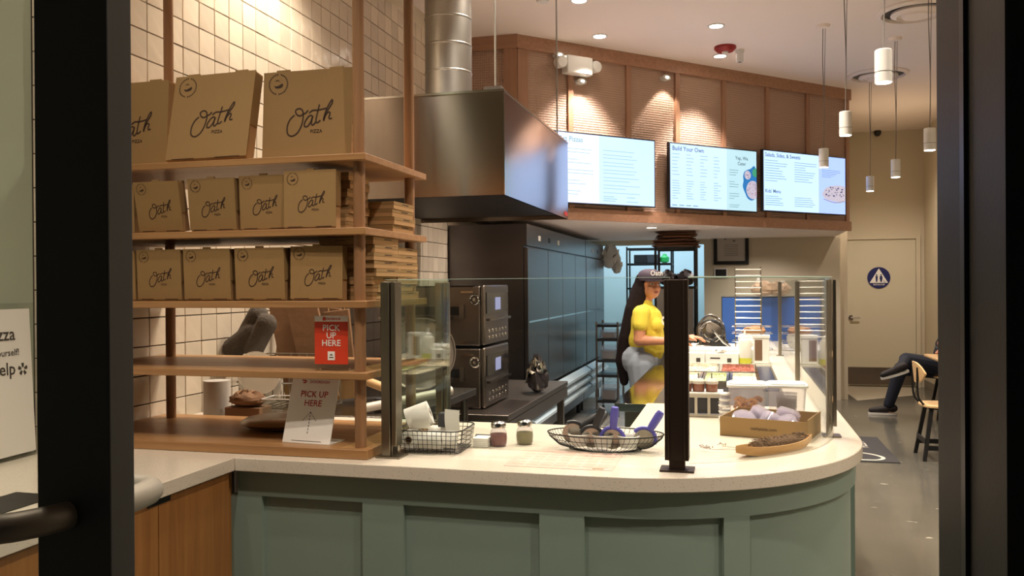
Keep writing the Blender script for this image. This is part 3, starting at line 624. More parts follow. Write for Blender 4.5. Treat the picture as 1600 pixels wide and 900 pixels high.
# crumpled bag in a holder beside the oven
t = thing('plastic_bag', 'crumpled clear and black plastic bag on the oven stand', 'plastic bag', (-1.38, 5.95, 0.733))
def crumple(rx, ry, rz, seed, amp=0.25, n=18, k=12):
    rr = random.Random(seed); m = MB(); m.ell((0, 0, rz), (rx, ry, rz), n, k)
    m.v = [tuple(c*(1+rr.uniform(-amp, amp)) if i < 2 else max(0, c*(1+rr.uniform(-amp, amp))) for i, c in enumerate(v)) for v in m.v]; return m
crumple(0.075, 0.075, 0.11, 3, 0.3).ob('bag', mat('bag plastic', rgb(70, 64, 66), 0.15, spec=1), t)
crumple(0.06, 0.06, 0.05, 5, 0.4).ob('clear_fold', CHROME, t, loc=(0.01, -0.03, 0.12))

# ================================================================== LEFT WORKTABLE with clutter
t = thing('worktable', 'steel worktable along the tiled wall behind the shelf unit', 'table', (-1.95, 3.62, 0))
MB().box(-0.46, 0.48, 0.0, 1.15, 0.86, 0.90).ob('top', STEEL, t, bevel=0.004)
MB().box(-0.46, 0.46, 0.02, 1.13, 0.3, 0.33).ob('shelf', STEELD, t)
for x, y in ((-0.42, 0.04), (0.42, 0.04), (-0.42, 1.1), (0.42, 1.1)): MB().cyl((x, y, 0), (x, y, 0.86), 0.022).ob('leg', STEELD, t)
# ================================================================== COUNTER
def rpath(x_out, yf, r, yend, n=24):              # outer outline: front edge, quarter round, side
    cx, cy = x_out-r, yf+r; pts = [(cx+r*math.sin(a*PI/2/n), cy-r*math.cos(a*PI/2/n)) for a in range(n+1)]
    return pts+[(x_out, yend)]
t = thing('counter', 'L shaped service counter with sage green panelled front', 'counter', (-0.6, 2.6, 0))
Lo = (0.6, -2.6, 0)
base_out = rpath(0.41, 2.615, 0.81, 8.9)
poly = [(-1.665, 2.615)]+base_out+[(0.27, 8.9), (0.27, 3.40), (-1.665, 3.40)]
MB().prism(poly, 0.0, 0.873).ob('base', SAGE, t, loc=Lo)
def curved_board(s0, s1, z0, z1, off, name, th=0.018):
    # along the outline measured by arc length from (-1.665, 2.615)
    xl_ = -0.40; r = 0.81; cx, cy = -0.40, 3.425; straight = xl_+1.665; arc = r*PI/2
    def P(s, o):
        if s <= straight: return (-1.665+s, 2.615-o)
        if s <= straight+arc: a = (s-straight)/r; return (cx+(r+o)*math.sin(a), cy-(r+o)*math.cos(a))
        return (cx+r+o, cy+(s-straight-arc))
    ss = [s0]
    if s1 > straight:
        k = max(straight, s0)
        n = 14; ss += [k+(min(s1, straight+arc)-k)*i/n for i in range(n+1)]
    ss.append(s1); ss = sorted(set(round(x, 5) for x in ss)); q = MB(); vs = []
    for s in ss:
        for o_ in (off, off+th):
            for z in (z0, z1): vs.append((*P(s, o_), z))
    n = len(ss); fs = []
    for i in range(n-1):
        a, b = i*4, i*4+4; fs += [(a+2, b+2, b+3, a+3), (a, a+1, b+1, b), (a+1, a+3, b+3, b+1), (a, b, b+2, a+2)]
    fs += [(0, 2, 3, 1), (4*n-4, 4*n-3, 4*n-1, 4*n-2)]
    q.add(vs, fs); q.ob(name, SAGE, t, loc=Lo)
xs_ = [(362, 410), (567, 631), (843, 913), (1133, 1180)]
for a, b in xs_:
    xa = ony(a, 820, 2.6).x+1.665; xb = ony(b, 820, 2.6).x+1.665; curved_board(xa, xb, 0.10, 0.785, 0, 'stile')
curved_board(0.0, 3.2+1.27+0.5, 0.785, 0.873, 0, 'top_rail'); curved_board(0.0, 3.2+1.27, 0.0, 0.10, 0, 'bottom_rail')
sA = 1.265+0.81*PI/2
for s_ in (sA-0.03, sA+0.85, sA+1.7): curved_board(s_, s_+0.10, 0.10, 0.785, 0, 'stile')
t = thing('countertop', 'speckled white quartz top of the L shaped service counter with a rounded corner', 'countertop', (-0.6, 2.6, 0.874))
Lo2 = (0.6, -2.6, -0.874)
so_ = rpath(0.45, 2.56, 0.85, 9.0)
poly = [(-1.652, 2.56)]+so_+[(0.245, 9.0), (0.245, 4.2), (-0.42, 4.2), (-0.42, 3.47), (-1.652, 3.47)]
MB().prism(poly, 0.874, 0.92).ob('slab', QUARTZ, t, bevel=0.003, loc=Lo2)
t = thing('side_counter', 'oak fronted side counter running toward the camera at the left', 'counter', (-2.0, 2.0, 0)); Lo = (2.0, -2.0, 0)
MB().box(XW+0.012, -1.69, 0.95, 2.60, 0.08, 0.873).ob('body', OAKF, t, loc=Lo)
ys = [0.55, 1.0, 1.45]; ydoor = onx(248, 850, -1.668).y
eds = [0.955, ydoor-0.45, ydoor, 2.552]
for a, b in zip(eds[:-1], eds[1:]): MB().box(-1.69, -1.668, a+0.002, b-0.002, 0.08, 0.868).ob('door', OAKF, t, loc=Lo)
MB().box(-1.668, -1.6665, ydoor-0.05, ydoor+0.055, 0.853, 0.8725).ob('finger_pull', BLACKM, t, loc=Lo)
MB().box(XW+0.012, -1.72, 0.97, 2.55, 0.0, 0.08).ob('toe_kick', BLACKM, t, loc=Lo)
t = tag(MB().prism([(XW+0.012, 0.93), (-1.653, 0.93), (-1.653, 3.47), (XW+0.012, 3.47)], 0.874, 0.92).ob('side_countertop', QUARTZ, bevel=0.003), 'speckled white quartz top of the oak side counter at the left', 'countertop')
pa, pb = onz(5, 757, .92), onz(57, 757, .92)
tag(MB().box(-1.98, -1.83, 1.60, 1.98, 0.9202, 0.9225).ob('waste_slot', BLACKM), 'black waste slot let into the side counter top', 'slot')

# ================================================================== SHELF UNIT
SY0, SY1, SX0, SX1 = 2.62, 3.20, -2.40, -1.19
t = thing('shelf_unit', 'oak shelf unit with round posts standing on the counter', 'shelf unit', (-1.8, 2.9, 0.921)); Lo = (1.8, -2.9, -0.921)
MB().box(SX0, SX1, SY0, SY1, 0.921, 0.953).ob('base', OAKS, t, bevel=0.002, loc=Lo)
SHZ = [(1.187, 1.211), (1.428, 1.452), (1.674, 1.698), (1.923, 1.946)]
for a, b in SHZ: MB().box(SX0, SX1, SY0, SY1, a, b).ob('shelf', OAKS, t, bevel=0.002, loc=Lo)
for x, y in ((-1.235, 2.668), (-1.235, 3.13), (-2.30, 2.668), (-2.30, 3.10)):
    zz = [0.953]+[q for ab in SHZ for q in ab]+[3.45]
    for k in range(0, len(zz), 2): MB().cyl((x, y, zz[k]), (x, y, zz[k+1]), 0.020, n=24).ob('post', OAKP, t, loc=Lo)
# ---- pizza boxes
def word(mb, M, sc):
    O = [(352, 455), (320, 470), (290, 452), (285, 425), (312, 412), (340, 425), (350, 470), (338, 540), (305, 600), (258, 626), (220, 605), (216, 548), (238, 495), (275, 462)]
    O2 = [(352, 455), (372, 448), (392, 428)]
    A = [(425, 470), (395, 478), (365, 520), (362, 552), (385, 556), (415, 520), (430, 475), (420, 530), (432, 548), (455, 525)]
    T = [(485, 388), (470, 450), (458, 510), (468, 532), (495, 512)]
    TB = [(400, 452), (430, 432), (480, 432), (545, 420)]
    Hh = [(520, 510), (540, 440), (575, 375), (592, 358), (590, 385), (560, 430), (538, 470), (522, 520), (535, 480), (560, 452), (575, 462), (566, 490), (572, 505), (592, 500)]
    for s in (O, O2, A, T, TB, Hh):
        ribbon(mb, crom([((x-405)/750*sc, (492-y)/750*sc) for x, y in s]), 0.0155*sc, M)
    text_add(mb, 'PIZZA', 0.05*sc, Matrix.Translation((0, 0, 0)) @ M @ Matrix.Translation((0.075*sc, -0.155*sc, 0)))
def emblem(mb, M, r):
    for k in range(30):
        if k in (7, 22): continue
        a = k*2*PI/30; c, s = math.cos(a), math.sin(a); w_ = r*0.07
        mb.add([(c*(r-w_)-s*w_, s*(r-w_)+c*w_, 0), (c*(r-w_)+s*w_, s*(r-w_)-c*w_, 0), (c*(r+w_)+s*w_*.7, s*(r+w_)-c*w_*.7, 0), (c*(r+w_)-s*w_*.7, s*(r+w_)+c*w_*.7, 0)], [(0, 1, 2, 3)], M)
    pts = crom([(-.45*r, -.12*r), (-.2*r, -.2*r), (.1*r, -.1*r), (.45*r, .05*r), (.48*r, -.2*r), (.2*r, -.38*r), (-.3*r, -.36*r), (-.45*r, -.12*r)], 3)[:-1]
    mb.add([(x, y, 0) for x, y in pts], [tuple(range(len(pts)))], M)
    ribbon(mb, crom([(-.3*r, .3*r), (-.1*r, .42*r), (.1*r, .3*r)]), .07*r, M)
def upright_box(w, h, tk, label, loc, rz=0, lean=0, roll=0, group='upright boxes', big=False):
    t = thing('pizza_box', label, 'pizza box', loc, group=group); t.rotation_euler = Euler((lean, roll, rz), 'XYZ')
    MB().box(0.003, w-0.003, 0.004, tk, 0.0, h-0.002).ob('tray', CARDE, t)
    q = MB(); q.box(0, w, 0, 0.004, 0.004, h)
    q.box(w-0.0025, w, 0.004, tk*0.92, h*0.38, h*0.97); q.box(0, 0.0025, 0.004, tk*0.92, h*0.03, h*0.97)
    q.ob('lid', CARD, t)
    for c in ((0.22, 0.82) if big else (0.5,)): MB().box(w*c-w*0.075, w*c+w*0.075, 0.001, 0.009, h, h+0.006).ob('tab', CARD, t)
    q = MB(); q.box(w*0.08, w*0.36, -0.0006, 0, 0.004, 0.0065); q.box(w*0.62, w*0.92, -0.0006, 0, 0.004, 0.0065); q.ob('slot', INK, t)
    q = MB(); word(q, Matrix.Translation((w*0.535, -0.0008, h*0.455)) @ FACE_Y, w); q.ob('lettering', INK, t)
    q = MB(); emblem(q, Matrix.Translation((w*0.17, -0.0008, h*0.86)) @ FACE_Y, w*0.105); q.ob('emblem', INK, t)
    return t
YBX = SY0+0.035
def ubox(xl, xr, zb, zt, tk, label, rz=0, lean=0, roll=0, dy=0, **k):
    return upright_box(xr-xl, zt-zb, tk, label, (xl, YBX+dy, zb+0.001+tk*math.sin(max(0, -lean))), rz, lean, roll, **k)
z1 = 1.9465
ubox(-1.995, -1.655, z1, z1+0.325, 0.05, 'big pizza box leaning back on the top shelf, middle of three', rz=-0.05, lean=-0.20, dy=0.01, group='big boxes on the top shelf', big=True)
ubox(-1.632, -1.29, z1, z1+0.318, 0.05, 'big pizza box upright on the top shelf beside the front post, rightmost of three', rz=0.02, lean=-0.06, dy=0.06, group='big boxes on the top shelf', big=True)
ubox(-2.385, -2.045, z1, z1+0.328, 0.05, 'big pizza box on the top shelf cut off by the dark door frame', rz=-0.02, lean=-0.06, dy=0.09, group='big boxes on the top shelf', big=True)
z2 = 1.6985
g2 = 'small upright boxes on the second shelf'
ubox(-2.097, -1.912, z2, z2+0.183, 0.042, 'small tilted pizza box on the second shelf, first whole one from the dark frame', lean=0.19, group=g2)
ubox(-1.885, -1.697, z2, z2+0.186, 0.042, 'small pizza box on the second shelf, second whole one from the dark frame', lean=0.09, group=g2)
ubox(-1.682, -1.495, z2, z2+0.190, 0.042, 'small pizza box on the second shelf, touching the box at the right end', lean=0.05, group=g2)
ubox(-1.500, -1.305, z2, z2+0.198, 0.042, 'small pizza box on the second shelf at the right end before the front post', lean=-0.01, dy=-0.022, group=g2)
ubox(-2.30, -2.118, z2, z2+0.175, 0.042, 'small pizza box on the second shelf mostly behind the dark frame', lean=0.02, group=g2)
z3 = 1.4525
g3 = 'small upright boxes on the third shelf'
ubox(-2.105, -1.922, z3, z3+0.184, 0.042, 'small pizza box on the third shelf, first whole one from the dark frame', lean=0.05, group=g3)
ubox(-1.910, -1.722, z3, z3+0.184, 0.042, 'small pizza box on the third shelf, second whole one from the dark frame', lean=0.05, group=g3)
ubox(-1.702, -1.510, z3, z3+0.184, 0.042, 'small pizza box on the third shelf, third whole one from the dark frame', lean=0.05, group=g3)
ubox(-1.490, -1.295, z3, z3+0.186, 0.042, 'small pizza box on the third shelf at the right end before the front post', lean=-0.02, rz=0.02, group=g3)
ubox(-2.30, -2.115, z3, z3+0.180, 0.042, 'small pizza box on the third shelf mostly behind the dark frame', lean=0.05, group=g3)
def flat_box(w, d, h, label, loc, group, rz=0, end='x'):
    t = thing('flat_pizza_box', label, 'pizza box', loc, rz=rz, group=group)
    MB().box(0, w, 0, d, 0, h*0.94).ob('tray', CARDE, t)
    MB().box(-0.001, w+0.001, -0.001, d+0.001, h*0.55, h*0.97).ob('lid', CARD, t)
    q = MB(); q.box(w+0.0011, w+0.0014, d*0.42, d*0.72, h*0.68, h*0.80); q.box(w*0.3, w*0.5, -0.0014, -0.0011, h*0.5, h*0.56); q.ob('print', INK, t)
    return t
ordn = ['topmost', 'second from the top', 'third from the top', 'fourth from the top', 'fifth from the top', 'sixth from the top', 'seventh from the top', 'eighth from the top', 'ninth from the top']
def stack(x, y, z, w, d, h, n, where, group, jit=0.008, same=None, seed=1):
    rr = random.Random(seed)
    for k in range(n):
        lb = same or ('flat pizza box, %s in the %s' % (ordn[n-1-k], where))
        flat_box(w, d, h-0.0006, lb, (x+rr.uniform(-jit, jit), y+rr.uniform(-jit, jit), z+k*h), group, rz=rr.uniform(-0.02, 0.02))
stack(-1.405, 2.90, z2, 0.20, 0.20, 0.0288, 4, 'second shelf stack of four', 'flat boxes stacked at the shelf end', seed=3)
stack(-1.495, 2.712, z2, 0.20, 0.165, 0.0285, 7, 'stack beside the front post, second shelf', 'flat boxes stacked at the shelf end', 0.004, seed=4)
stack(-1.405, 2.715, z3, 0.205, 0.215, 0.0276, 8, 'lit stack of eight, third shelf', 'flat boxes stacked at the shelf end', 0.010, seed=5)
stack(-1.415, 2.955, z3, 0.20, 0.20, 0.0276, 7, 'rear third shelf stack', 'flat boxes stacked at the shelf end', 0.006, seed=6)
for k, xx in enumerate((-2.28, -2.05, -1.82, -1.61)):
    stack(xx, 2.93, z3, 0.205, 0.2, 0.0285, 7 if k != 1 else 6, '', 'flat boxes in the dark back row', 0.005, same='flat pizza box in the dark back row of the third shelf', seed=10+k)

# ================================================================== PICK UP SIGNS
t = thing('pickup_sign', 'orange red PICK UP HERE sign standing on the fourth shelf', 'sign', (-1.405, 2.665, 1.2118), rz=0.05)
MB().box(0, 0.126, 0, 0.003, 0.0, 0.188).ob('holder', ACRY, t); MB().box(0, 0.126, 0.003, 0.05, 0.0, 0.003).ob('holder_foot', ACRY, t)
MB().box(0.002, 0.124, -0.0012, -0.0002, 0.022, 0.168).ob('poster', ORANGE, t); MB().box(0.002, 0.124, -0.0012, -0.0002, 0.1682, 0.188).ob('header', PAPER, t)
q = MB(); Mq = lambda x, z: Matrix.Translation((x, -0.002, z)) @ FACE_Y
for s, z in (('PICK', 0.137), ('UP', 0.111), ('HERE', 0.085)): text_add(q, s, 0.030, Mq(0.063, z))
q.box(0.050, 0.076, -0.0022, -0.0018, 0.036, 0.066); q.ob('lettering', PAPER, t)
q = MB(); text_add(q, 'GRUBHUB', 0.0115, Mq(0.071, 0.1735)); q.add([(0.032, -0.002, 0.172), (0.044, -0.002, 0.172), (0.044, -0.002, 0.181), (0.038, -0.002, 0.186), (0.032, -0.002, 0.181)], [(0, 1, 2, 3, 4)]); q.ob('header_lettering', ORANGE, t)
q = MB(); q.box(0.055, 0.071, -0.0026, -0.0023, 0.044, 0.047); q.add([(0.056, -0.0024, 0.052), (0.070, -0.0024, 0.052), (0.063, -0.0024, 0.058)], [(0, 1, 2)]); q.ob('small_mark', INK, t)
c = onz(441, 691, 0.953); c2 = onz(515, 696, 0.953)
wS = (c2-c).length
t = thing('pickup_sign', 'white slanted PICK UP HERE sign standing on the shelf unit base', 'sign', (c.x, c.y, 0.954), rz=math.atan2(c2.y-c.y, c2.x-c.x))
Mt = Euler((-0.30, 0, 0)).to_matrix().to_4x4(); hS = 0.243
sh = Matrix.Identity(4)
MB().box(0, wS, 0, 0.003, 0, hS, Mt).ob('panel', PAPER, t); MB().box(0.0, wS, 0.0, 0.10, -0.0005, 0.0025).ob('foot', PAPER, t)
q = MB(); Mq = lambda x, z: Mt @ Matrix.Translation((x, -0.0008, z)) @ FACE_Y
text_add(q, 'PICK UP', 0.031, Mq(wS*0.52, hS*0.67)); text_add(q, 'HERE', 0.031, Mq(wS*0.52, hS*0.54)); text_add(q, 'DOORDASH', 0.0145, Mq(wS*0.60, hS*0.875))
pts = [(-.5, .3), (.15, .3), (.42, .15), (.42, -.12), (.15, -.3), (-.1, -.3), (-.28, -.08), (.12, -.08), (.2, 0.02), (.12, .1), (-.3, .1)]
q.add([(x*0.022, y*0.022, 0) for x, y in pts], [tuple(range(len(pts)))], Mq(wS*0.265, hS*0.895)); q.ob('lettering', RED, t)
q = MB()
for k in range(7): q.box(-0.0012, 0.0012, 0.02+k*0.0115, 0.027+k*0.0115, 0, 0.0003, Mq(wS*0.5, hS*0.06) )
for sg in (-1, 1):
    for k in range(5): ribbon(q, [(sg*k*0.006, -k*0.0065), (sg*(k+.6)*0.006, -(k+.6)*0.0065)], 0.0022, Mq(wS*0.5, hS*0.45))
q.box(-0.06, 0.06, -0.0008, 0.0008, 0, 0.0003, Mq(wS*0.5, hS*0.035)); q.ob('arrow', INK, t)
# poster holder at far left
t = thing('sign_holder', 'tall white notice in a clear holder leaning on the side wall at the left', 'sign', (-2.36, 2.30, 0.921))
Mt = facing((0, 0, 0), (-0.06, 1, 0), (-0.05, 0, 1))
MB().box(-0.95, 0.18, 0, 0.53, -0.006, 0.0, Mt).ob('backing', ACRY, t); MB().box(-0.94, 0.155, 0.015, 0.51, 0.0, 0.001, Mt).ob('notice', PAPER, t)
q = MB(); Mq = lambda x, z: Mt @ Matrix.Translation((x, z, 0.002))
text_add(q, 'pizza', 0.062, Mq(0.085, 0.405), 'RIGHT'); text_add(q, 'yelp', 0.060, Mq(0.080, 0.288), 'RIGHT'); text_add(q, 'yourself!', 0.032, Mq(0.10, 0.352), 'RIGHT')
for k in range(5):
    a = k*2*PI/5+0.3; q.add([(0.008*math.cos(a-.5), 0.008*math.sin(a-.5), 0), (0.022*math.cos(a-.3), 0.022*math.sin(a-.3), 0), (0.022*math.cos(a+.3), 0.022*math.sin(a+.3), 0), (0.008*math.cos(a+.5), 0.008*math.sin(a+.5), 0)], [(0, 1, 2, 3)], Mq(0.112, 0.302))
q.ob('lettering', mat('grey ink', rgb(70, 64, 58)), t)

# ================================================================== SNEEZE GUARD
GZ0, GZ1 = 0.955, 1.522
t = thing('glass_guard', 'clear glass guard on metal posts around the service counter', 'glass screen', (-0.6, 2.7, 0.921)); Lo = (0.6, -2.7, -0.921)
gp = lambda mb, m_=GLS: mb.ob('glass_panel', m_, t, loc=Lo)
gp(MB().box(-1.12, -0.20, 2.722, 2.731, GZ0, GZ1))
cx, cy, r = -0.38, 3.425, 0.725; q = MB(); n = 26; a0 = math.asin((-0.165+0.40)/r); vs = []; fs = []
for i in range(n+1):
    a = a0+(PI/2-a0)*i/n
    for rr_ in (r, r+0.009):
        for z in (GZ0-0.02, GZ1): vs.append((cx+rr_*math.sin(a), cy-rr_*math.cos(a), z))
for i in range(n):
    A = i*4; B = A+4; fs += [(A, B, B+1, A+1), (A+2, A+3, B+3, B+2), (A+1, B+1, B+3, A+3), (A, A+2, B+2, B)]
q.add(vs, fs); gp(q)
gp(MB().box(0.345, 0.354, 3.44, 5.15, GZ0, GZ1)); gp(MB().box(0.345, 0.354, 5.20, 7.15, GZ0, GZ1)); gp(MB().box(0.345, 0.354, 7.2, 8.9, GZ0, GZ1))
gp(MB().box(-1.165, -1.156, 2.72, 3.37, GZ0, GZ1), GLSG)
# polished edges on top
for b in ((-1.12, -0.20, 2.7222, 2.7308, GZ1, GZ1+0.0015), (0.3452, 0.3538, 3.44, 8.9, GZ1, GZ1+0.0015), (-1.1648, -1.1562, 2.72, 3.37, GZ1, GZ1+0.0015)): MB().box(*b).ob('glass_edge', GLE, t, loc=Lo)
q = MB(); q.tube([(cx+(r+0.0045)*math.sin(a0+(PI/2-a0)*i/n), cy-(r+0.0045)*math.cos(a0+(PI/2-a0)*i/n), GZ1+0.0004) for i in range(n+1)], 0.003, 6); q.ob('glass_edge', GLE, t, loc=Lo)
def post(x, y, w, d, m_, fl=0.0, neck=False):
    q = MB()
    if neck: q.box(x-w/2, x+w/2, y-d/2, y+d/2, 0.955, 1.515); q.box(x-w*0.33, x+w*0.33, y-d*0.33, y+d*0.33, 0.925, 0.955); q.box(x-w*0.36, x-w*0.30, y-d/2-0.004, y-d/2, 0.955, 1.515); q.box(x+w*0.30, x+w*0.36, y-d/2-0.004, y-d/2, 0.955, 1.515)
    else: q.box(x-w/2, x+w*0.1, y-d/2, y+d/2, 0.925, 1.515); q.box(x+w*0.1, x+w*0.18, y-d/2+0.01, y+d/2, 0.925, 1.51); q.box(x+w*0.18, x+w/2, y-d/2+0.004, y+d/2, 0.96, 1.515)
    q.ob('post', m_, t, bevel=0.0015, loc=Lo)
    MB().box(x-w*0.5-fl, x+w*0.5+fl, y-d/2-fl*0.6, y+d/2+fl*0.6, 0.921, 0.926).ob('post_foot', m_, t, loc=Lo)
SSP = mat('satin steel post', rgb(146, 138, 124), 0.3, 1.0)
post(-1.135, 2.70, 0.052, 0.06, SSP, 0.018); post(-1.19, 3.385, 0.05, 0.05, SSP, 0.015)
post(-0.178, 2.70, 0.073, 0.06, BRONZE, 0.016, True)
for y in (3.43, 5.175, 7.175): post(0.35, y, 0.035, 0.045, SSP, 0.015)
# ================================================================== THINGS ON THE COUNTER
ZT = 0.9205
WIRE = mat('black wire', rgb(20, 18, 18), 0.4, 0.5)
# square wire basket
t = thing('wire_basket', 'black square wire basket full of white label rolls on the counter', 'basket', (-1.03, 2.853, ZT), rz=0.04)
def rr_loop(hx, hy, r, z, n=5):
    pts = []
    for cx_, cy_, a0_ in ((hx-r, hy-r, 0), (-hx+r, hy-r, PI/2), (-hx+r, -hy+r, PI), (hx-r, -hy+r, 1.5*PI)):
        for i in range(n+1): a = a0_+PI/2*i/n; pts.append((cx_+r*math.cos(a), cy_+r*math.sin(a), z))
    return pts
for k in range(6):
    z = 0.004+k*0.0155; e = 0.010*k/5; MB().tube(rr_loop(0.108+e, 0.098+e, 0.035, z), 0.0022 if k == 5 else 0.0011, 5, closed=True).ob('wire_ring', WIRE, t)
for i in range(13):
    x = -0.096+0.016*i
    MB().tube([(x*1.08, -0.108, 0.081), (x, -0.098, 0.006), (x, 0.098, 0.006), (x*1.08, 0.108, 0.081)], 0.0011, 4).ob('wire', WIRE, t)
for i in range(11):
    y = -0.08+0.016*i
    MB().tube([(-0.118, y*1.05, 0.081), (-0.108, y, 0.005), (0.108, y, 0.005), (0.118, y*1.05, 0.081)], 0.0011, 4).ob('wire', WIRE, t)
def roll(loc, rot, r, w, label):
    t = thing('paper_roll', label, 'paper roll', loc, rot=rot, group='paper rolls in the square basket')
    MB().lathe([(r*0.4, -w/2), (r, -w/2), (r, w/2), (r*0.4, w/2), (r*0.4, -w/2)], n=28).ob('paper', PAPER, t)
    MB().lathe([(r*0.30, -w/2-0.001), (r*0.4, -w/2-0.001), (r*0.4, w/2+0.001), (r*0.30, w/2+0.001), (r*0.30, -w/2-0.001)], n=20).ob('core', mat('card core', rgb(120, 100, 78), 0.8), t)
    return t
bx, by = -1.03, 2.853
roll((bx-0.065, by+0.0, ZT+0.115), (0, PI/2-0.35, 0.3), 0.042, 0.085, 'big white paper roll sticking up from the left of the square basket')
roll((bx-0.075, by-0.055, ZT+0.045), (PI/2, 0, 0.1), 0.032, 0.06, 'white paper roll lying at the left front of the square basket')
roll((bx+0.0, by-0.055, ZT+0.042), (0, PI/2, 0.05), 0.032, 0.085, 'white paper roll lying at the middle front of the square basket')
roll((bx+0.06, by-0.03, ZT+0.042), (0, PI/2, 0.3), 0.030, 0.05, 'white paper roll lying at the right front of the square basket')
roll((bx+0.01, by+0.05, ZT+0.042), (0, PI/2, 0), 0.034, 0.09, 'white paper roll at the back of the square basket')
def curl(name, label, cat, loc, rz, w, h, bow, m_=PAPER):
    q = MB(); n = 8; vs = []
    for i in range(n+1):
        s = i/n; y = bow*math.sin(s*PI*0.8)
        vs += [(-w/2, -y, h*s), (w/2, -y*0.7, h*s*0.97), (-w/2, -y+0.0008, h*s), (w/2, -y*0.7+0.0008, h*s*0.97)]
    fs = []
    for i in range(n): a = 4*i; b = a+4; fs += [(a, a+1, b+1, b), (a+2, b+2, b+3, a+3), (a, b, b+2, a+2), (a+1, a+3, b+3, b+1)]
    q.add(vs, fs); return tag(q.ob(name, m_, loc=loc), label, cat) if not rz else _rz(tag(q.ob(name, m_, loc=loc), label, cat), rz)
def _rz(o, a): o.rotation_euler = (0, 0, a); return o
curl('receipt', 'curled white receipt with grey print hanging over the left of the square basket', 'receipt', (bx-0.035, by-0.045, ZT+0.08), 0.1, 0.06, 0.07, 0.03)
o = curl('receipt', 'plain white square of paper standing in the right of the square basket', 'receipt', (bx+0.065, by-0.01, ZT+0.07), -0.1, 0.055, 0.075, 0.008)
t = thing('label_dispenser', 'small grey label dispenser inside the square basket', 'dispenser', (bx+0.025, by+0.02, ZT+0.078))
MB().box(-0.02, 0.02, -0.02, 0.02, 0, 0.05).ob('body', DARKGREY, t, bevel=0.004); MB().cyl((-0.022, 0, 0.035), (0.022, 0, 0.035), 0.014).ob('spool', STEEL, t)
c = onz(745, 652, 1.0); tag(MB().cyl((-0.03, 0, 0), (0.03, 0, 0), 0.017, n=20).ob('black_cylinder', BLACKP, loc=(bx+0.135, by+0.14, ZT+0.0175)), 'small black cylinder lying behind the square basket', 'container')
t = thing('napkin_stack', 'small stack of white napkins between the square basket and the first shaker', 'napkins', (-0.888, 2.95, ZT))
for k in range(5): MB().box(-0.028, 0.028, -0.03, 0.03, 0.0005+k*0.0065, 0.006+k*0.0065).ob('napkin', PAPER, t, bevel=0.001)
# shakers
def shaker(x, y, label, col):
    t = thing('spice_shaker', label, 'shaker', (x, y, ZT), group='glass spice shakers')
    MB().lathe([(0.026, 0.0), (0.030, 0.006), (0.032, 0.03), (0.030, 0.05), (0.024, 0.062), (0.024, 0.068)], n=28).ob('jar', CLEARP, t)
    MB().lathe([(0.024, 0.002), (0.0285, 0.008), (0.0300, 0.03), (0.0290, 0.044), (0.0, 0.046)], n=24).ob('spice', col, t)
    MB().lathe([(0.027, 0.066), (0.0275, 0.076), (0.026, 0.083), (0.018, 0.089), (0.0, 0.090)], n=28).ob('lid', CHROME, t)
shaker(-0.832, 2.965, 'glass shaker filled with red chilli flakes', mat('chilli', rgb(116, 46, 26), 0.9, vary=0.5, vscale=300))
shaker(-0.748, 3.02, 'glass shaker filled with dried green herbs', mat('herbs', rgb(128, 122, 62), 0.9, vary=0.4, vscale=300))
# oval wire basket with portion scoops
ox, oy = -0.447, 2.985
t = thing('wire_basket', 'long oval black wire basket holding dough scrapers and scoops', 'basket', (ox, oy, ZT), rz=0.03)
def ov(s, z, n=40): return [(0.205*s*math.cos(a*2*PI/n), 0.115*s*math.sin(a*2*PI/n), z) for a in range(n)]
for s, z, r_ in ((1.0, 0.058, 0.0024), (0.93, 0.038, 0.0012), (0.55, 0.003, 0.0016), (0.62, 0.003, 0.0016)): MB().tube(ov(s, z), r_, 5, closed=True).ob('wire_ring', WIRE, t)
for i in range(64):
    a = i*2*PI/64; c_, s_ = math.cos(a), math.sin(a)
    MB().tube([(0.205*c_, 0.115*s_, 0.058), (0.198*c_, 0.108*s_, 0.044), (0.165*c_, 0.09*s_, 0.016), (0.115*c_, 0.065*s_, 0.003)], 0.0010, 4).ob('wire', WIRE, t)
def scoop(x, y, z, rot, hcol, label, tub=True):
    t = thing('pizza_cutter', label, 'pizza cutter', (x, y, z), rot=rot, group='pizza cutters in the oval basket')
    MB().lathe([(0.0, -0.0008), (0.036, -0.0003), (0.036, 0.0003), (0.0, 0.0008)], n=28, M=Matrix.Rotation(PI/2, 4, 'X')).ob('blade', STEEL, t)
    q = MB(); n = 12
    pts = [(0.041*math.cos(PI*0.05+PI*0.9*i/n), 0, 0.041*math.sin(PI*0.05+PI*0.9*i/n)) for i in range(n+1)]
    q.tube(pts, 0.007, 8); q.ob('guard', hcol, t)
    MB().tube([(0, 0, 0.04), (0, 0, 0.06), (0, 0, 0.10), (0, 0, 0.115)], [0.012, 0.014, 0.015, 0.012], 14).ob('handle', hcol, t)
PUR = mat('purple plastic', rgb(92, 88, 178), 0.4)
DGP = mat('charcoal plastic', rgb(46, 46, 50), 0.45)
scoop(ox-0.115, oy-0.01, ZT+0.055, (0.25, 0.95, 0.45), DGP, 'charcoal handled pizza cutter at the left end of the oval basket, blade facing out')
scoop(ox-0.055, oy+0.015, ZT+0.048, (-0.5, 0.9, 0.5), DGP, 'charcoal handled pizza cutter pointing back right, second from the left end of the oval basket')
scoop(ox-0.045, oy-0.02, ZT+0.042, (0.1, 0.35, 0.1), DGP, 'charcoal handled pizza cutter in the middle of the oval basket')
scoop(ox+0.028, oy-0.02, ZT+0.040, (0.1, 0.10, 0.05), PUR, 'purple handled pizza cutter standing in the oval basket')
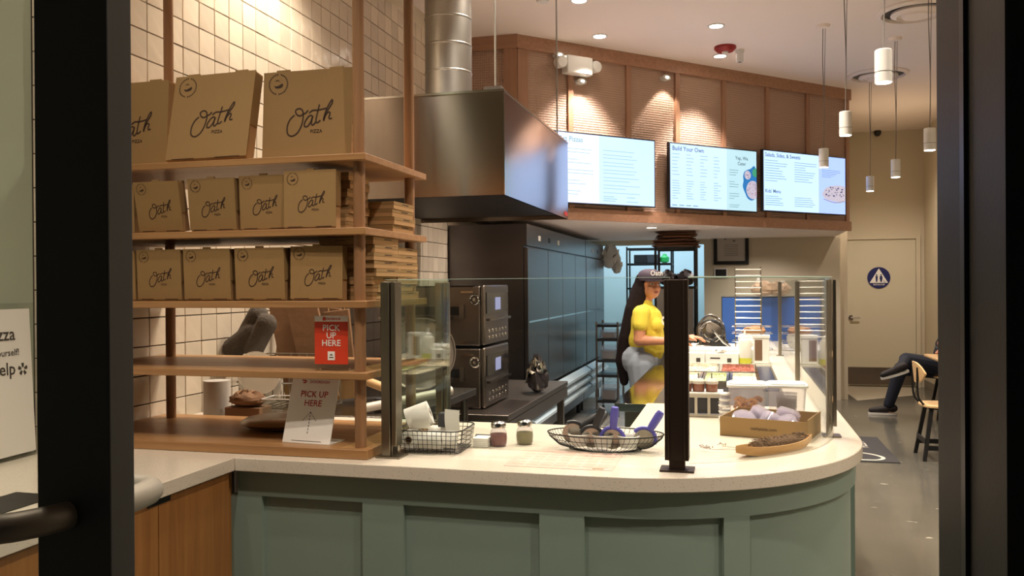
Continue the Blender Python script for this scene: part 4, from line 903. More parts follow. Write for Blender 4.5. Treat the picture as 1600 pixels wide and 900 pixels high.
scoop(ox+0.135, oy+0.0, ZT+0.040, (0.1, 0.55, 0.2), PUR, 'purple handled pizza cutter beside the bronze post at the right end of the oval basket')
for k, xx in enumerate((-0.09, -0.005, 0.085)):
    t = thing('white_tub', ['left', 'middle', 'right'][k]+' one of three white cups holding the cutters in the oval basket', 'cup', (ox+xx, oy-0.022, ZT+0.014))
    MB().lathe([(0.028, 0.0), (0.036, 0.034), (0.040, 0.040), (0.037, 0.041), (0.033, 0.036), (0.026, 0.003), (0, 0.003)], n=24, sx=1.0, sy=0.9).ob('cup', WHITEP, t)
    MB().lathe([(0.0262, 0.01), (0.0305, 0.024)], n=24, sx=1.01, sy=0.91).ob('label', mat('cup label', rgb(150, 128, 104), 0.7), t)
# printed menu sheet taped on the counter
MEN = mat('laminated menu', rgb(226, 204, 188), 0.2)
cs = [onz(822, 701, .92), onz(975, 711, .92), onz(948, 738, .92), onz(787, 728, .92)]
t = thing('menu_sheet', 'pale printed menu sheet lying flat on the counter in front of the oval basket', 'sheet', (cs[3].x, cs[3].y, ZT))
MB().box(0.0, 0.35, 0.0, 0.30, 0, 0.0008).ob('sheet', MEN, t)
q = MB()
for i in range(7):
    for j in range(6): q.box(0.02+i*0.046, 0.055+i*0.046, 0.03+j*0.042, 0.05+j*0.042, 0.0008, 0.0010)
q.ob('print', mat('faded pink print', rgb(222, 174, 156), 0.4), t)
MB().box(0.285, 0.32, 0.012, 0.026, 0.0008, 0.002).ob('small_label', mat('tan label', rgb(168, 150, 122), 0.6), t)
# olive wood boat with dried herbs
p0, p1 = onz(1150, 712, .93), onz(1268, 692, .93); mid = (p0+p1)/2; dv = p1-p0; LB_ = dv.length
t = thing('wooden_boat_tray', 'long boat shaped wooden tray piled with dried herbs on the rounded counter corner', 'tray', (mid.x, mid.y, ZT), rz=math.atan2(dv.y, dv.x))
q = MB(); n = 18; vs = []; fs = []
for i in range(n+1):
    s = -1+2*i/n; w_ = 0.045*(1-abs(s)**2.6)+0.0015; zt = 0.030+0.012*s*s
    x = s*LB_/2; zb_ = 0.0+0.018*max(0, abs(s)-0.5)**1.5*3
    vs += [(x, -w_, zt), (x, -w_*0.65, zb_), (x, w_*0.65, zb_), (x, w_, zt), (x, w_-0.005 if w_ > .006 else w_*0.6, zt), (x, w_*0.5, zb_+0.007), (x, -w_*0.5, zb_+0.007), (x, -w_+0.005 if w_ > .006 else -w_*0.6, zt)]
for i in range(n):
    for j in range(8): fs.append((i*8+j, i*8+(j+1) % 8, (i+1)*8+(j+1) % 8, (i+1)*8+j))
fs += [tuple(range(8))[::-1], tuple(n*8+j for j in range(8))]
q.add(vs, fs); q.ob('hull', wood('olive wood', rgb(176, 128, 72), rgb(206, 164, 106), 0.45, 0), t)
MB().ell((LB_*0.05, 0, 0.031), (LB_*0.33, 0.032, 0.020), 24, 12).ob('herb_mound', mat('herb mound', rgb(104, 76, 52), 0.95, bump=1.0, bscale=120, vary=0.4, vscale=120), t)
q = MB(); rr = random.Random(8)
for k in range(900):
    s = rr.uniform(-0.55, 0.78); x = s*LB_/2; w_ = 0.034*(1-abs(s)**2.4); y = rr.uniform(-w_, w_); z = 0.028+0.028*rr.random()*(1-(y/0.03)**2)
    l = rr.uniform(.004, .014); a = rr.uniform(-.9, .9); b_ = rr.uniform(-.6, .6)
    q.tube([(x, y, z), (x+l*math.cos(a), y+l*math.sin(a), z+l*b_*0.5)], 0.0016, 3)
o = q.ob('dried_herbs', mat('dried herb', rgb(112, 84, 58), 0.95, rnd=0.35), t); o['kind'] = 'stuff'
t = thing('flower_sprig', 'thin sprig of tiny dried white flowers lying left of the wooden tray', 'dried flowers', (0.0, 3.03, ZT+0.006))
q = MB(); q.tube(crom([(0.03, -0.05, 0.006), (-0.02, -0.025, 0.008), (-0.07, -0.02, 0.004), (-0.11, 0.0, 0.004)]), 0.0008, 4); q.tube(crom([(0.02, -0.04, 0.008), (-0.01, 0.0, 0.01), (-0.05, 0.05, 0.004)]), 0.0008, 4); q.ob('stem', mat('dry stem', rgb(140, 120, 96)), t)
q = MB(); rr = random.Random(2)
for k in range(40):
    bx_, by_ = ((-0.11, 0.0), (-0.09, -0.015), (-0.05, 0.05))[k % 3]; q.ell((bx_+rr.uniform(-.014, .014), by_+rr.uniform(-.012, .012), 0.006+rr.uniform(0, .008)), (.0022, .0022, .0022), 6, 4)
q.ob('blossoms', mat('dry blossom', rgb(170, 156, 146)), t)
# cardboard tray with clear cups
ax, ay = onz(1127, 680, .92).x, 3.36
t = thing('cardboard_tray', 'shallow kraft cardboard tray of clear plastic lids on the counter', 'box', (-0.06, 3.36, ZT), rz=-0.26)
for b in ((0, 0.325, 0, 0.003, 0, 0.072), (0, 0.003, 0.003, 0.26, 0, 0.072), (0.322, 0.325, 0.003, 0.26, 0, 0.08), (0, 0.325, 0.257, 0.26, 0, 0.075), (0, 0.325, 0, 0.26, 0, 0.003)): MB().box(*b).ob('side', CARD, t)
q = MB(); text_add(q, 'oathpizza.com', 0.017, Matrix.Translation((0.165, -0.0008, 0.03)) @ FACE_Y); q.ob('lettering', INK, t)
def lidstack(x, y, n, label, rot=(0, 0, 0), r=0.046):
    t = thing('lid_stack', label, 'plastic lids', (x, y, ZT+0.012), rot=rot, group='clear lids in the cardboard tray')
    for k in range(n): MB().lathe([(r, 0), (r, 0.006), (r*0.86, 0.009), (r*0.8, 0.016), (0, 0.017)], n=22).ob('lid', LIDP, t, loc=(0, 0, k*0.0082))
lidstack(0.02, 3.42, 8, 'left front stack of clear lids in the cardboard tray', (0.5, 0.2, 0)); lidstack(0.11, 3.40, 8, 'middle stack of clear lids in the cardboard tray', (-0.4, 0.6, 0)); lidstack(0.20, 3.38, 7, 'right stack of clear lids in the cardboard tray', (0.3, -0.5, 0))
lidstack(0.07, 3.51, 9, 'left rear stack of clear lids in the cardboard tray', (0.1, 0.5, 0)); lidstack(0.18, 3.48, 9, 'right rear stack of clear lids in the cardboard tray', (-0.2, 0.3, 0))
# two clear tubs with white lids
def tub(x, y, label, fill):
    t = thing('food_tub', label, 'tub', (x, y, ZT), group='clear food tubs')
    h = 0.150
    def rrp(hx, r): return [(a[0], a[1]) for a in rr_loop(hx, hx, r, 0, 4)]
    lo, hi = rrp(0.066, 0.02), rrp(0.075, 0.022); n = len(lo); q = MB(); q.add([(x_, y_, 0.0) for x_, y_ in lo]+[(x_, y_, h) for x_, y_ in hi], [(i, (i+1) % n, (i+1) % n+n, i+n) for i in range(n)]+[tuple(range(n))[::-1]]); q.ob('tub', CLEARP, t)
    li = rrp(0.083, 0.025); MB().prism(li, h, h+0.012).ob('lid', WHITEP, t, bevel=0.003); MB().prism(rrp(0.072, 0.02), h+0.012, h+0.016).ob('lid_panel', WHITEP, t)
    if fill:
        q = MB(); rr = random.Random(5)
        for k in range(46):
            x_, y_, z_ = rr.uniform(-.045, .045), rr.uniform(-.045, .045), rr.uniform(.01, .09); a = rr.uniform(0, 6); l = .022
            q.tube(crom([(x_-l*math.cos(a), y_-l*math.sin(a), z_), (x_, y_, z_+.012), (x_+l*math.cos(a), y_+l*math.sin(a), z_)], 3), 0.006, 6)
        q.ob('chips', mat('fried chips', rgb(222, 158, 92), 0.8, rnd=0.2), t)
    else:
        for k in range(5): MB().lathe([(0.035, 0), (0.042, 0.06), (0.045, 0.062)], n=20).ob('inner_cup', CLEARP, t, loc=(0, 0, 0.004+k*0.014))
tub(0.045, 3.72, 'clear square tub of brown crisps with a white lid', True); tub(0.205, 3.74, 'clear square tub of empty cups with a white lid', False)
# sauce holder
t = thing('sauce_holder', 'steel and white holder with sauce jars beside the bronze post', 'holder', (-0.235, 3.80, ZT))
q = MB(); q.box(0, 0.175, 0, 0.005, 0, 0.012); q.box(0, 0.175, 0, 0.005, 0.085, 0.100)
for x in (0, 0.06, 0.115, 0.165): q.box(x, x+0.012, 0, 0.005, 0.012, 0.085)
q.box(0, 0.175, 0.005, 0.14, 0, 0.004); q.ob('frame', mat('light steel', rgb(190, 184, 172), 0.3, 0.8), t)
MB().box(0.005, 0.17, 0.008, 0.012, 0.015, 0.083).ob('back_plate', DARKGREY, t)
MB().box(-0.01, 0.18, -0.005, 0.14, 0.1, 0.106).ob('tray_top', WHITEP, t)
for k, x in enumerate((0.02, 0.075, 0.132)):
    j = thing('sauce_jar', ['left', 'middle', 'right'][k]+' small jar of brown sauce with a pale lid on the steel holder', 'jar', (-0.235+x, 3.85, ZT+0.107), group='sauce jars')
    MB().lathe([(0.024, 0), (0.026, 0.004), (0.026, 0.036), (0.022, 0.038)], n=20).ob('jar', mat('brown sauce', rgb(136, 84, 62), 0.25), j)
    MB().lathe([(0.028, 0.034), (0.029, 0.046), (0.020, 0.056), (0.0, 0.058)], n=20).ob('lid', mat('cloudy lid', rgb(206, 196, 184), 0.4), j)
    MB().cyl((0, 0, 0.056), (0, 0, 0.080), 0.003, n=8).ob('spoon_handle', STEEL, j)
t = thing('lid_tower', 'small tower of clear portion lids at the left of the crisps tub', 'plastic lids', (-0.045, 3.70, ZT))
for k in range(10): MB().lathe([(0.024, 0), (0.027, 0.006), (0.024, 0.009), (0, 0.009)], n=18).ob('lid', WHITEP if k % 2 else CLEARP, t, loc=(random.uniform(-.002, .002), 0, k*0.0125))
# prep table with pans
t = thing('prep_table', 'steel refrigerated prep table behind the service counter', 'prep table', (-0.2, 4.26, 0)); Lo = (0.2, -4.26, 0)
MB().box(-0.59, -0.40, 4.26, 6.35, 0.865, 0.905).ob('top', mat('polished steel top', rgb(150, 150, 150), 0.1, 1.0), t, bevel=0.002, loc=Lo)
MB().box(-0.40, 0.238, 4.26, 6.35, 0.865, 0.908).ob('rear_top', STEEL, t, bevel=0.002, loc=Lo)
MB().box(-0.55, 0.20, 4.35, 6.3, 0.12, 0.864).ob('cabinet', STEELD, t, loc=Lo)
for x, y in ((-0.5, 4.4), (0.15, 4.4), (-0.5, 6.25), (0.15, 6.25)): MB().cyl((x, y, 0), (x, y, 0.12), 0.03).ob('leg', BLACKP, t, loc=Lo)
def pan(x0, x1, y0, y1, fill, fn, label):
    t = thing('food_pan', label, 'food pan', ((x0+x1)/2, (y0+y1)/2, 0.9085), group='food pans in the prep table'); w, d = (x1-x0)/2, (y1-y0)/2
    q = MB(); q.box(-w, w, -d, -d+0.02, 0, 0.028); q.box(-w, w, d-0.02, d, 0, 0.028); q.box(-w, -w+0.016, -d+0.02, d-0.02, 0, 0.028); q.box(w-0.016, w, -d+0.02, d-0.02, 0, 0.028); q.ob('rim', CHROME, t)
    q = MB(); rr = random.Random(int(x0*1000)+int(y0*100)); q.box(-w+0.012, w-0.012, -d+0.012, d-0.012, 0.0, 0.004)
    for k in range(70): cx_, cy_ = rr.uniform(-w+.03, w-.03), rr.uniform(-d+.03, d-.03); e = rr.uniform(.008, .018); q.ell((cx_, cy_, 0.006), (e, e, .008), 6, 4)
    q.ob(fn, fill, t)
C = lambda n, r, g, b, v=0.25: mat(n, rgb(r, g, b), 0.6, rnd=v)
pan(-0.36, -0.20, 5.08, 5.60, C('cheese', 236, 226, 196), 'cheese', 'steel pan of grated white cheese nearest the bronze post'); pan(-0.195, -0.04, 5.08, 5.60, C('salad mix', 190, 200, 150), 'salad', 'steel pan of pale green salad, middle of the near row')
pan(-0.035, 0.135, 5.10, 5.60, C('onion', 226, 210, 190), 'onion', 'steel pan of pale onions at the right of the near row'); pan(-0.36, -0.11, 5.63, 6.20, C('mushroom', 212, 196, 168), 'mushrooms', 'steel pan of pale mushrooms in the rear row'); pan(-0.105, 0.135, 5.65, 6.20, C('pepperoni', 150, 78, 58), 'pepperoni', 'steel pan of red toppings in the rear row')
MB().box(0.145, 0.232, 4.9, 6.3, 0.908, 0.912).ob('dark_slot', mat('blue black plastic', rgb(34, 40, 66), 0.3), t, loc=Lo)
o = MB().box(-0.38, 0.20, 6.50, 6.75, 0.921, 1.02).ob('raised_ledge', WHITEP, bevel=0.004); tag(o, 'white raised ledge behind the prep table pans', 'ledge')
tag(MB().box(-0.42, 0.243, 6.36, 8.6, 0.872, 0.92).ob('rear_worktop', mat('white worktop', rgb(226, 220, 206), 0.3)), 'white worktop behind the prep table, level with the quartz counter', 'worktop')
tag(MB().box(-0.40, 0.24, 6.4, 8.55, 0.0, 0.871).ob('rear_cabinet', STEELD), 'steel cabinet under the white rear worktop', 'cabinet')
for k, (xa, xb) in enumerate(((-0.43, -0.22), (-0.21, 0.02))):
    t = thing('glove_box', ['white glove box half hidden by the bronze post', 'white glove box in front of the ledge with a glove sticking out'][k], 'box', (xa, 6.37, 0.921), group='glove boxes')
    MB().box(0, xb-xa, 0, 0.11, 0, 0.075).ob('carton', PAPER, t, bevel=0.002)
    q = MB(); q.box(0.03, 0.10, -0.001, 0, 0.035, 0.045); q.box(0.15, 0.18, -0.001, 0, 0.01, 0.04); q.ob('print', mat('grey ink', rgb(120, 118, 116)), t)
    if k: crumple(0.05, 0.04, 0.018, 3, 0.3).ob('glove', PAPER, t, loc=(0.1, 0.05, 0.076))
t = thing('squeeze_bottle', 'clear squeeze bottle with yellow oil at its bottom', 'bottle', (0.065, 6.42, 0.921)); t.scale = (1.3, 1.3, 1.2)
MB().lathe([(0.034, 0.0), (0.036, 0.01), (0.036, 0.13), (0.030, 0.145), (0.020, 0.150)], n=22).ob('bottle', mat('cloudy plastic', rgb(222, 218, 206), 0.4), t); MB().lathe([(0.0365, 0.003), (0.0366, 0.035)], n=22).ob('oil', mat('yellow oil', rgb(200, 198, 60), 0.3), t)
MB().lathe([(0.024, 0.148), (0.020, 0.165), (0.006, 0.175), (0.004, 0.205), (0, 0.206)], n=18).ob('nozzle', WHITEP, t)
t = thing('white_canister', 'white square canister with a brown label beside the squeeze bottle', 'canister', (0.125, 6.40, 0.921)); t.scale = (1.1, 1.1, 1.25)
MB().box(0, 0.10, 0, 0.09, 0, 0.15).ob('body', WHITEP, t, bevel=0.006); MB().box(0.008, 0.055, -0.0015, 0, 0.02, 0.14).ob('label', mat('brown label', rgb(110, 80, 56), 0.6), t); MB().box(-0.004, 0.104, -0.004, 0.094, 0.15, 0.165).ob('lid', WHITEP, t)
# wire cooling rack
t = thing('wire_rack', 'tall chrome wire rack of thin shelves on the rear worktop', 'rack', (0.00, 7.25, 0.921))
for k in range(13): 
    q = MB(); z = 0.10+k*0.050; q.tube([(0, 0, z), (0.205, 0, z)], 0.0045, 6); q.tube([(0.0, 0, z), (0.0, 0.2, z)], 0.003, 6); q.tube([(0.205, 0, z), (0.205, 0.2, z)], 0.003, 6); q.ob('wire_shelf', CHROME, t)
for x in (0, 0.205):
    for y in (0, 0.2): MB().cyl((x, y, 0), (x, y, 0.72), 0.0045, n=8).ob('upright', CHROME, t)
# slicer with tongs, baskets, bags
t = thing('meat_slicer', 'grey countertop slicer with tongs laid over it on the rear worktop', 'slicer', (-0.19, 7.5, 0.921))
MB().box(-0.14, 0.14, -0.06, 0.14, 0, 0.06).ob('base', STEELD, t, bevel=0.01); MB().lathe([(0.0, 0), (0.12, 0.006), (0.12, 0.02), (0.0, 0.03)], n=28, M=Matrix.Translation((-0.02, 0.05, 0.16)) @ Euler((PI/2+0.2, 0.1, 0.1)).to_matrix().to_4x4()).ob('blade', STEELD, t)
for k in range(9):
    rr = random.Random(50+k); a_ = k*0.7; MB().tube(crom([(0.11*math.cos(a_+j*1.1)*rr.uniform(.6, 1), -0.07+rr.uniform(-.03, .03), 0.18+0.10*math.sin(a_+j*1.1)*rr.uniform(.6, 1)) for j in range(5)], 4), 0.007, 6).ob('wire_whisk', (STEEL, STEELD, DARKGREY)[k % 3], t)
MB().tube(crom([(-0.1, 0, 0.06), (-0.13, 0.02, 0.2), (-0.03, 0.04, 0.31), (0.08, 0.02, 0.24), (0.1, 0, 0.1)]), 0.012, 8).ob('guard_arm', STEEL, t)
MB().tube([(0.0, -0.1, 0.2), (0.09, -0.12, 0.09), (0.18, -0.13, 0.03)], 0.010, 6).ob('tongs', CHROME, t)
MB().box(-0.02, 0.13, -0.09, 0.05, 0.06, 0.1).ob('carriage', BLACKP, t, bevel=0.01)
t = thing('bread_basket', 'wire basket of brown rolls wrapped in paper behind the rack', 'basket', (0.14, 7.75, 0.921))
for z in (0.01, 0.08, 0.15, 0.21): MB().tube(rr_loop(0.17, 0.12, 0.03, z), 0.003, 5, closed=True).ob('wire_ring', CHROME, t)
crumple(0.12, 0.09, 0.085, 8, 0.12).ob('paper_wrap', PAPER, t); crumple(0.10, 0.07, 0.04, 9, 0.15).ob('rolls', mat('bread', rgb(170, 124, 84), 0.8), t, loc=(0.02, -0.02, 0.13))
t = thing('paper_bag', 'crumpled cream paper bag on top of the blue panels', 'bag', (0.27, 9.0, 1.375)); crumple(0.12, 0.08, 0.07, 12, 0.22).ob('bag', mat('cream paper bag', rgb(206, 176, 150), 0.85), t)
crumple(0.03, 0.03, 0.05, 13, 0.2).ob('twist', PAPER, t, loc=(-0.03, 0, 0.1))
t = thing('blue_panel_unit', 'dark framed unit with glossy blue panels behind the glass guard', 'cabinet', (-0.14, 9.03, 0))
MB().box(0, 0.98, 0, 0.45, 0, 1.37).ob('frame', DARKGREY, t)
for a, b in ((0.01, 0.60), (0.64, 0.97)): MB().box(a, b, -0.012, -0.001, 0.75, 1.36).ob('blue_panel', BLUE, t)  # second panel copies the first one's reflection in the guard glass
# ================================================================== CLUTTER BEHIND THE SHELF UNIT
yb = 3.33
t = thing('paper_towel_roll', 'pale grey paper roll standing behind the shelf unit at the left', 'paper roll', (-2.235, 3.33, 0.921)); MB().lathe([(0.0, 0), (0.058, 0), (0.058, 0.165), (0.02, 0.166)], n=30).ob('roll', mat('grey white paper', rgb(176, 170, 160), 0.8), t)
t = thing('paper_bag', 'small crumpled brown paper packet behind the shelf unit', 'bag', (-2.06, 3.30, 0.921)); MB().box(-0.085, 0.085, -0.05, 0.05, 0, 0.06).ob('carton', KRAFTB, t, bevel=0.004); crumple(0.085, 0.05, 0.035, 21, 0.15).ob('paper_fold', KRAFTB, t, loc=(0, 0, 0.055))
t = thing('acrylic_box', 'clear open acrylic box with pale edges behind the shelf unit', 'container', (-1.88, 3.32, 0.921), rz=0.1)
for b in ((-0.09, 0.09, -0.06, -0.057, 0, 0.10), (-0.09, 0.09, 0.057, 0.06, 0, 0.10), (-0.09, -0.087, -0.057, 0.057, 0, 0.1), (0.087, 0.09, -0.057, 0.057, 0, 0.1), (-0.09, 0.09, -0.06, 0.06, 0, 0.003)): MB().box(*b).ob('side', ACRY, t)
MB().tube([(-0.09, -0.06, 0.10), (0.09, -0.06, 0.10), (0.09, 0.06, 0.10), (-0.09, 0.06, 0.10)], 0.003, 5, closed=True).ob('rim', WHITEP, t); MB().tube([(-0.03, -0.062, 0.0), (0.09, -0.062, 0.10)], 0.004, 5).ob('edge', WHITEP, t)
# oval steel platter on the base board
t = thing('steel_platter', 'round shallow steel platter lying on the shelf unit base behind the white sign', 'platter', (-1.70, 2.98, 0.9535)); MB().lathe([(0.0, 0.004), (0.12, 0.004), (0.165, 0.022), (0.170, 0.026), (0.165, 0.026), (0.12, 0.008), (0.0, 0.008)], n=40).ob('platter', mat('satin platter', rgb(160, 150, 140), 0.3, 1.0), t)
t = thing('steel_platter', 'round steel lid turned upside down over the platter behind the white sign', 'platter', (-1.70, 2.98, 0.980)); MB().lathe([(0.165, 0.0), (0.15, 0.012), (0.08, 0.020), (0.0, 0.022)], n=40).ob('lid', MATS['satin platter'], t)
# wire dish rack with bowls and brown bags behind
t = thing('wire_dish_rack', 'grey wire rack of white dishes on the steel worktable', 'rack', (-2.12, 3.77, 0.901))
for z in (0.02, 0.14, 0.26): MB().tube(rr_loop(0.22, 0.13, 0.02, z), 0.004, 6, closed=True).ob('wire_ring', STEEL, t)
for k in range(10):
    x = -0.2+k*0.045; MB().tube([(x, -0.13, 0.26), (x, -0.13, 0.02), (x, 0.13, 0.02), (x, 0.13, 0.26)], 0.003, 5).ob('wire', STEEL, t)
for k, (x, z) in enumerate(((-0.02, 0.20), (-0.04, 0.14))):
    tt = thing('white_bowl', ['upper white bowl tipped up in the wire dish rack', 'lower white bowl on edge in the wire dish rack'][k], 'bowl', (-2.15+x, 3.58+0.05*k, 0.901+z), rot=(PI/2+0.15, 0, 0)); MB().lathe([(0.04, -0.03), (0.085, -0.01), (0.115, 0.02), (0.110, 0.02), (0.08, -0.004), (0.0, -0.02)], n=30, sx=1.0, sy=0.9).ob('bowl', PAPER, tt)
def bag(x, y, z, w, h, d, rot, label, m_=KRAFTB):
    t = thing('paper_bag', label, 'bag', (x, y, z), rot=rot, group='brown paper bags behind the shelf unit'); MB().box(-w/2, w/2, -d/2, d/2, 0, h).ob('bag', m_, t, bevel=0.004)
    MB().box(-w/2-0.002, w/2+0.002, -d/2-0.001, -d/2, 0, h*0.2).ob('fold', CARD, t)
    if w < 0.3: MB().tube(crom([(-w*0.3, 0, h-0.01), (-w*0.3, 0, h+0.05), (0.0, 0, h+0.085), (w*0.3, 0, h+0.05), (w*0.3, 0, h-0.01)]), 0.003, 5).ob('handle', CARDE, t)
    return t
bag(-2.20, 4.08, 1.12, 0.34, 0.28, 0.03, (-0.1, 0.08, 0), 'wide dark brown paper bag at the back against the tiles')
bag(-2.16, 3.97, 0.92, 0.17, 0.52, 0.02, (-0.06, -0.22, 0.1), 'flat brown paper bag leaning left, middle of the group')
bag(-2.03, 3.95, 0.92, 0.17, 0.54, 0.02, (-0.06, -0.26, 0.1), 'flat brown paper bag leaning left, right of the middle one')
bag(-1.95, 4.03, 0.92, 0.14, 0.46, 0.02, (-0.06, -0.12, 0.1), 'narrow brown paper bag at the right of the group')
t = thing('grey_mitts', 'pile of dark grey oven mitts behind the fourth shelf', 'oven mitts', (-2.30, 3.66, 1.165))
q = MB(); q.cap((-0.06, 0, 0.04), (0.05, 0.0, 0.12), 0.055, 0.05); q.cap((0.06, -0.02, 0.03), (0.13, -0.02, 0.16), 0.045, 0.05); q.cap((-0.02, 0.03, 0.1), (0.06, 0.02, 0.2), 0.04, 0.05); o = q.ob('mitts', mat('grey felt', rgb(78, 70, 60), 0.95, bump=0.5, bscale=60), t)
r_ = o.modifiers.new('remesh', 'REMESH'); r_.mode = 'VOXEL'; r_.voxel_size = 0.008
# brick like support under the mitts (box)
tag(MB().box(-2.28, -1.93, 3.74, 3.99, 0.901+0.0, 1.207).ob('storage_bin', mat('dark bin', rgb(46, 40, 36), 0.6)), 'dark storage bin under the grey mitts', 'bin') if False else None
t = thing('pizza_pan', 'large round steel pizza pan leaning behind the orange red sign', 'pan', (-1.66, 4.35, 1.13), rot=(PI/2-0.25, 0, 0.15)); MB().lathe([(0.0, 0), (0.19, 0), (0.20, 0.015), (0.195, 0.015), (0.185, 0.004), (0.0, 0.004)], n=44).ob('pan', mat('dull pan', rgb(140, 132, 122), 0.45, 0.9), t)
t = thing('plastic_tube', 'pale plastic tube lying on the worktable behind the front post', 'tube', (-1.60, 3.70, 0.925)); MB().cyl((-0.10, 0.0, 0.0), (0.22, 0.35, 0.05), 0.022, n=20).ob('tube', mat('pale tube', rgb(206, 196, 180), 0.3), t)
t = thing('rolling_pin', 'wooden rolling pin behind the white sign', 'rolling pin', (-1.66, 3.85, 0.99)); MB().cyl((-0.10, 0, 0.05), (0.10, -0.06, 0.0), 0.022, n=16).ob('roller', PLY, t)
MB().box(-0.05, 0.05, 0.0, 0.1, -0.088, -0.04).ob('rest', DARKGREY, t)

# ================================================================== BACK OF THE KITCHEN
def rack(x0, x1, y0, y1, zs, label, h, posts=True, m_=BLACKM):
    t = thing('wire_shelving', label, 'shelving', ((x0+x1)/2, y0, 0)); Lo = (-(x0+x1)/2, -y0, 0)
    for x in (x0, x1):
        for y in (y0, y1): MB().cyl((x, y, 0), (x, y, h), 0.014, n=10).ob('post', m_, t, loc=Lo)
    for z in zs:
        q = MB(); q.box(x0, x1, y0-0.004, y0+0.004, z-0.03, z); q.box(x0, x1, y1-0.004, y1+0.004, z-0.03, z); q.box(x0-0.004, x0+0.004, y0, y1, z-0.03, z); q.box(x1-0.004, x1+0.004, y0, y1, z-0.03, z)
        n = int((x1-x0)/0.05)
        for k in range(1, n): q.box(x0+(x1-x0)*k/n-0.003, x0+(x1-x0)*k/n+0.003, y0, y1, z-0.008, z-0.002)
        q.ob('wire_shelf', m_, t, loc=Lo)
    return t
rack(-0.86, -0.43, 9.6, 10.05, (0.5, 1.0, 1.48, 1.915), 'black wire shelving with a pile of flat cardboard on top', 1.93)
t = thing('cardboard_pile', 'untidy pile of flattened brown cardboard on top of the black wire shelving', 'cardboard', (-0.645, 9.82, 1.917))
rr = random.Random(6)
for k in range(17):
    w_, d_ = rr.uniform(.2, .27)*(1-k*0.012), rr.uniform(.18, .24); Mx = Matrix.Translation((rr.uniform(-.02, .02), rr.uniform(-.02, .02), 0.006+k*0.0105)) @ Euler((rr.uniform(-.015, .015), rr.uniform(-.02, .02), rr.uniform(-.3, .3))).to_matrix().to_4x4()
    MB().box(-w_, w_, -d_, d_, 0, 0.006, Mx).ob('cardboard_sheet', mat('brown card', rgb(122, 84, 60), 0.85, rnd=0.3), t)
for k, (x, l) in enumerate(((-0.74, 'dark crumpled bag at the left of the wire shelving top row'), (-0.54, 'dark crumpled bag at the right of the wire shelving top row'))):
    t = thing('dark_bag', l, 'bag', (x, 9.8, 1.482)); crumple(0.10, 0.1, 0.085, 30+k, 0.15).ob('bag', mat('dark bag', rgb(48, 36, 36), 0.5), t)
t = thing('dark_bin', 'tall dark grey bin unit under the wire shelving', 'bin', (-0.645, 9.55, 0)); MB().box(-0.20, 0.20, 0, 0.04, 0.3, 1.45).ob('panel', mat('taupe panel', rgb(92, 82, 72), 0.5), t)
rack(-1.72, -1.0, 14.0, 14.4, (0.6, 1.1, 1.45, 1.85, 2.10), 'black wire shelving in the blue lit back room', 2.12)
rr = random.Random(9)
for k, (x, w_, m_, l) in enumerate(((-1.50, 0.14, BLACKP, 'black crate on the left of the back room shelving'), (-1.30, 0.12, DARKGREY, 'dark grey crate in the middle of the back room shelving'), (-1.12, 0.05, mat('green bottle', rgb(40, 170, 80), 0.4), 'green round container on the back room shelving'))):
    t = thing('storage_crate' if k < 2 else 'green_container', l, 'crate' if k < 2 else 'container', (x, 14.15, 1.852))
    if k < 2: MB().box(-w_*0.8, w_*0.8, -0.1, 0.1, 0, 0.14).ob('crate', m_, t, bevel=0.01)
    else: MB().lathe([(0.03, 0), (0.07, 0.02), (0.075, 0.09), (0.04, 0.12), (0.03, 0.15), (0, 0.15)], n=20).ob('body', m_, t)
t = thing('rolling_cart', 'black and steel rolling cart at the end of the fridges', 'cart', (-1.42, 9.6, 0))
for z in (0.16, 0.45, 0.62, 0.86, 1.02): MB().box(-0.12, 0.14, 0, 0.5, z, z+0.03).ob('shelf', BLACKP, t)
for x in (-0.11, 0.13):
    for y in (0.01, 0.49): MB().cyl((x, y, 0.08), (x, y, 1.08), 0.012, n=8).ob('upright', STEELD, t); MB().lathe([(0, -0.012), (0.035, -0.012), (0.035, 0.012), (0, 0.012)], n=14, M=Matrix.Translation((x, y, 0.036)) @ Matrix.Rotation(PI/2, 4, 'Y')).ob('caster', BLACKP, t)
for k, (z, h_) in enumerate(((0.19, 0.18), (0.65, 0.16), (0.89, 0.10))):
    tt = thing('clear_bin', ['clear bin on the lowest shelf of the rolling cart', 'clear bin on the middle shelf of the rolling cart', 'clear bin near the top of the rolling cart'][k], 'bin', (-1.40, 9.72, z+0.001)); MB().box(-0.09, 0.09, -0.1, 0.2, 0, h_).ob('bin', CLEARP, tt, bevel=0.01); MB().box(-0.07, 0.07, -0.08, 0.18, 0.004, h_*0.6).ob('contents', STEELD, tt)
t = thing('hanging_cloths', 'white cloths hanging at the end of the fridges', 'cloths', (-1.70, 11.36, 1.80)); crumple(0.12, 0.05, 0.14, 41, 0.25).ob('cloth', PAPER, t, loc=(0.07, 0.06, -0.08)); crumple(0.07, 0.04, 0.10, 42, 0.3).ob('cloth', PAPER, t, loc=(0.16, 0.06, -0.15))
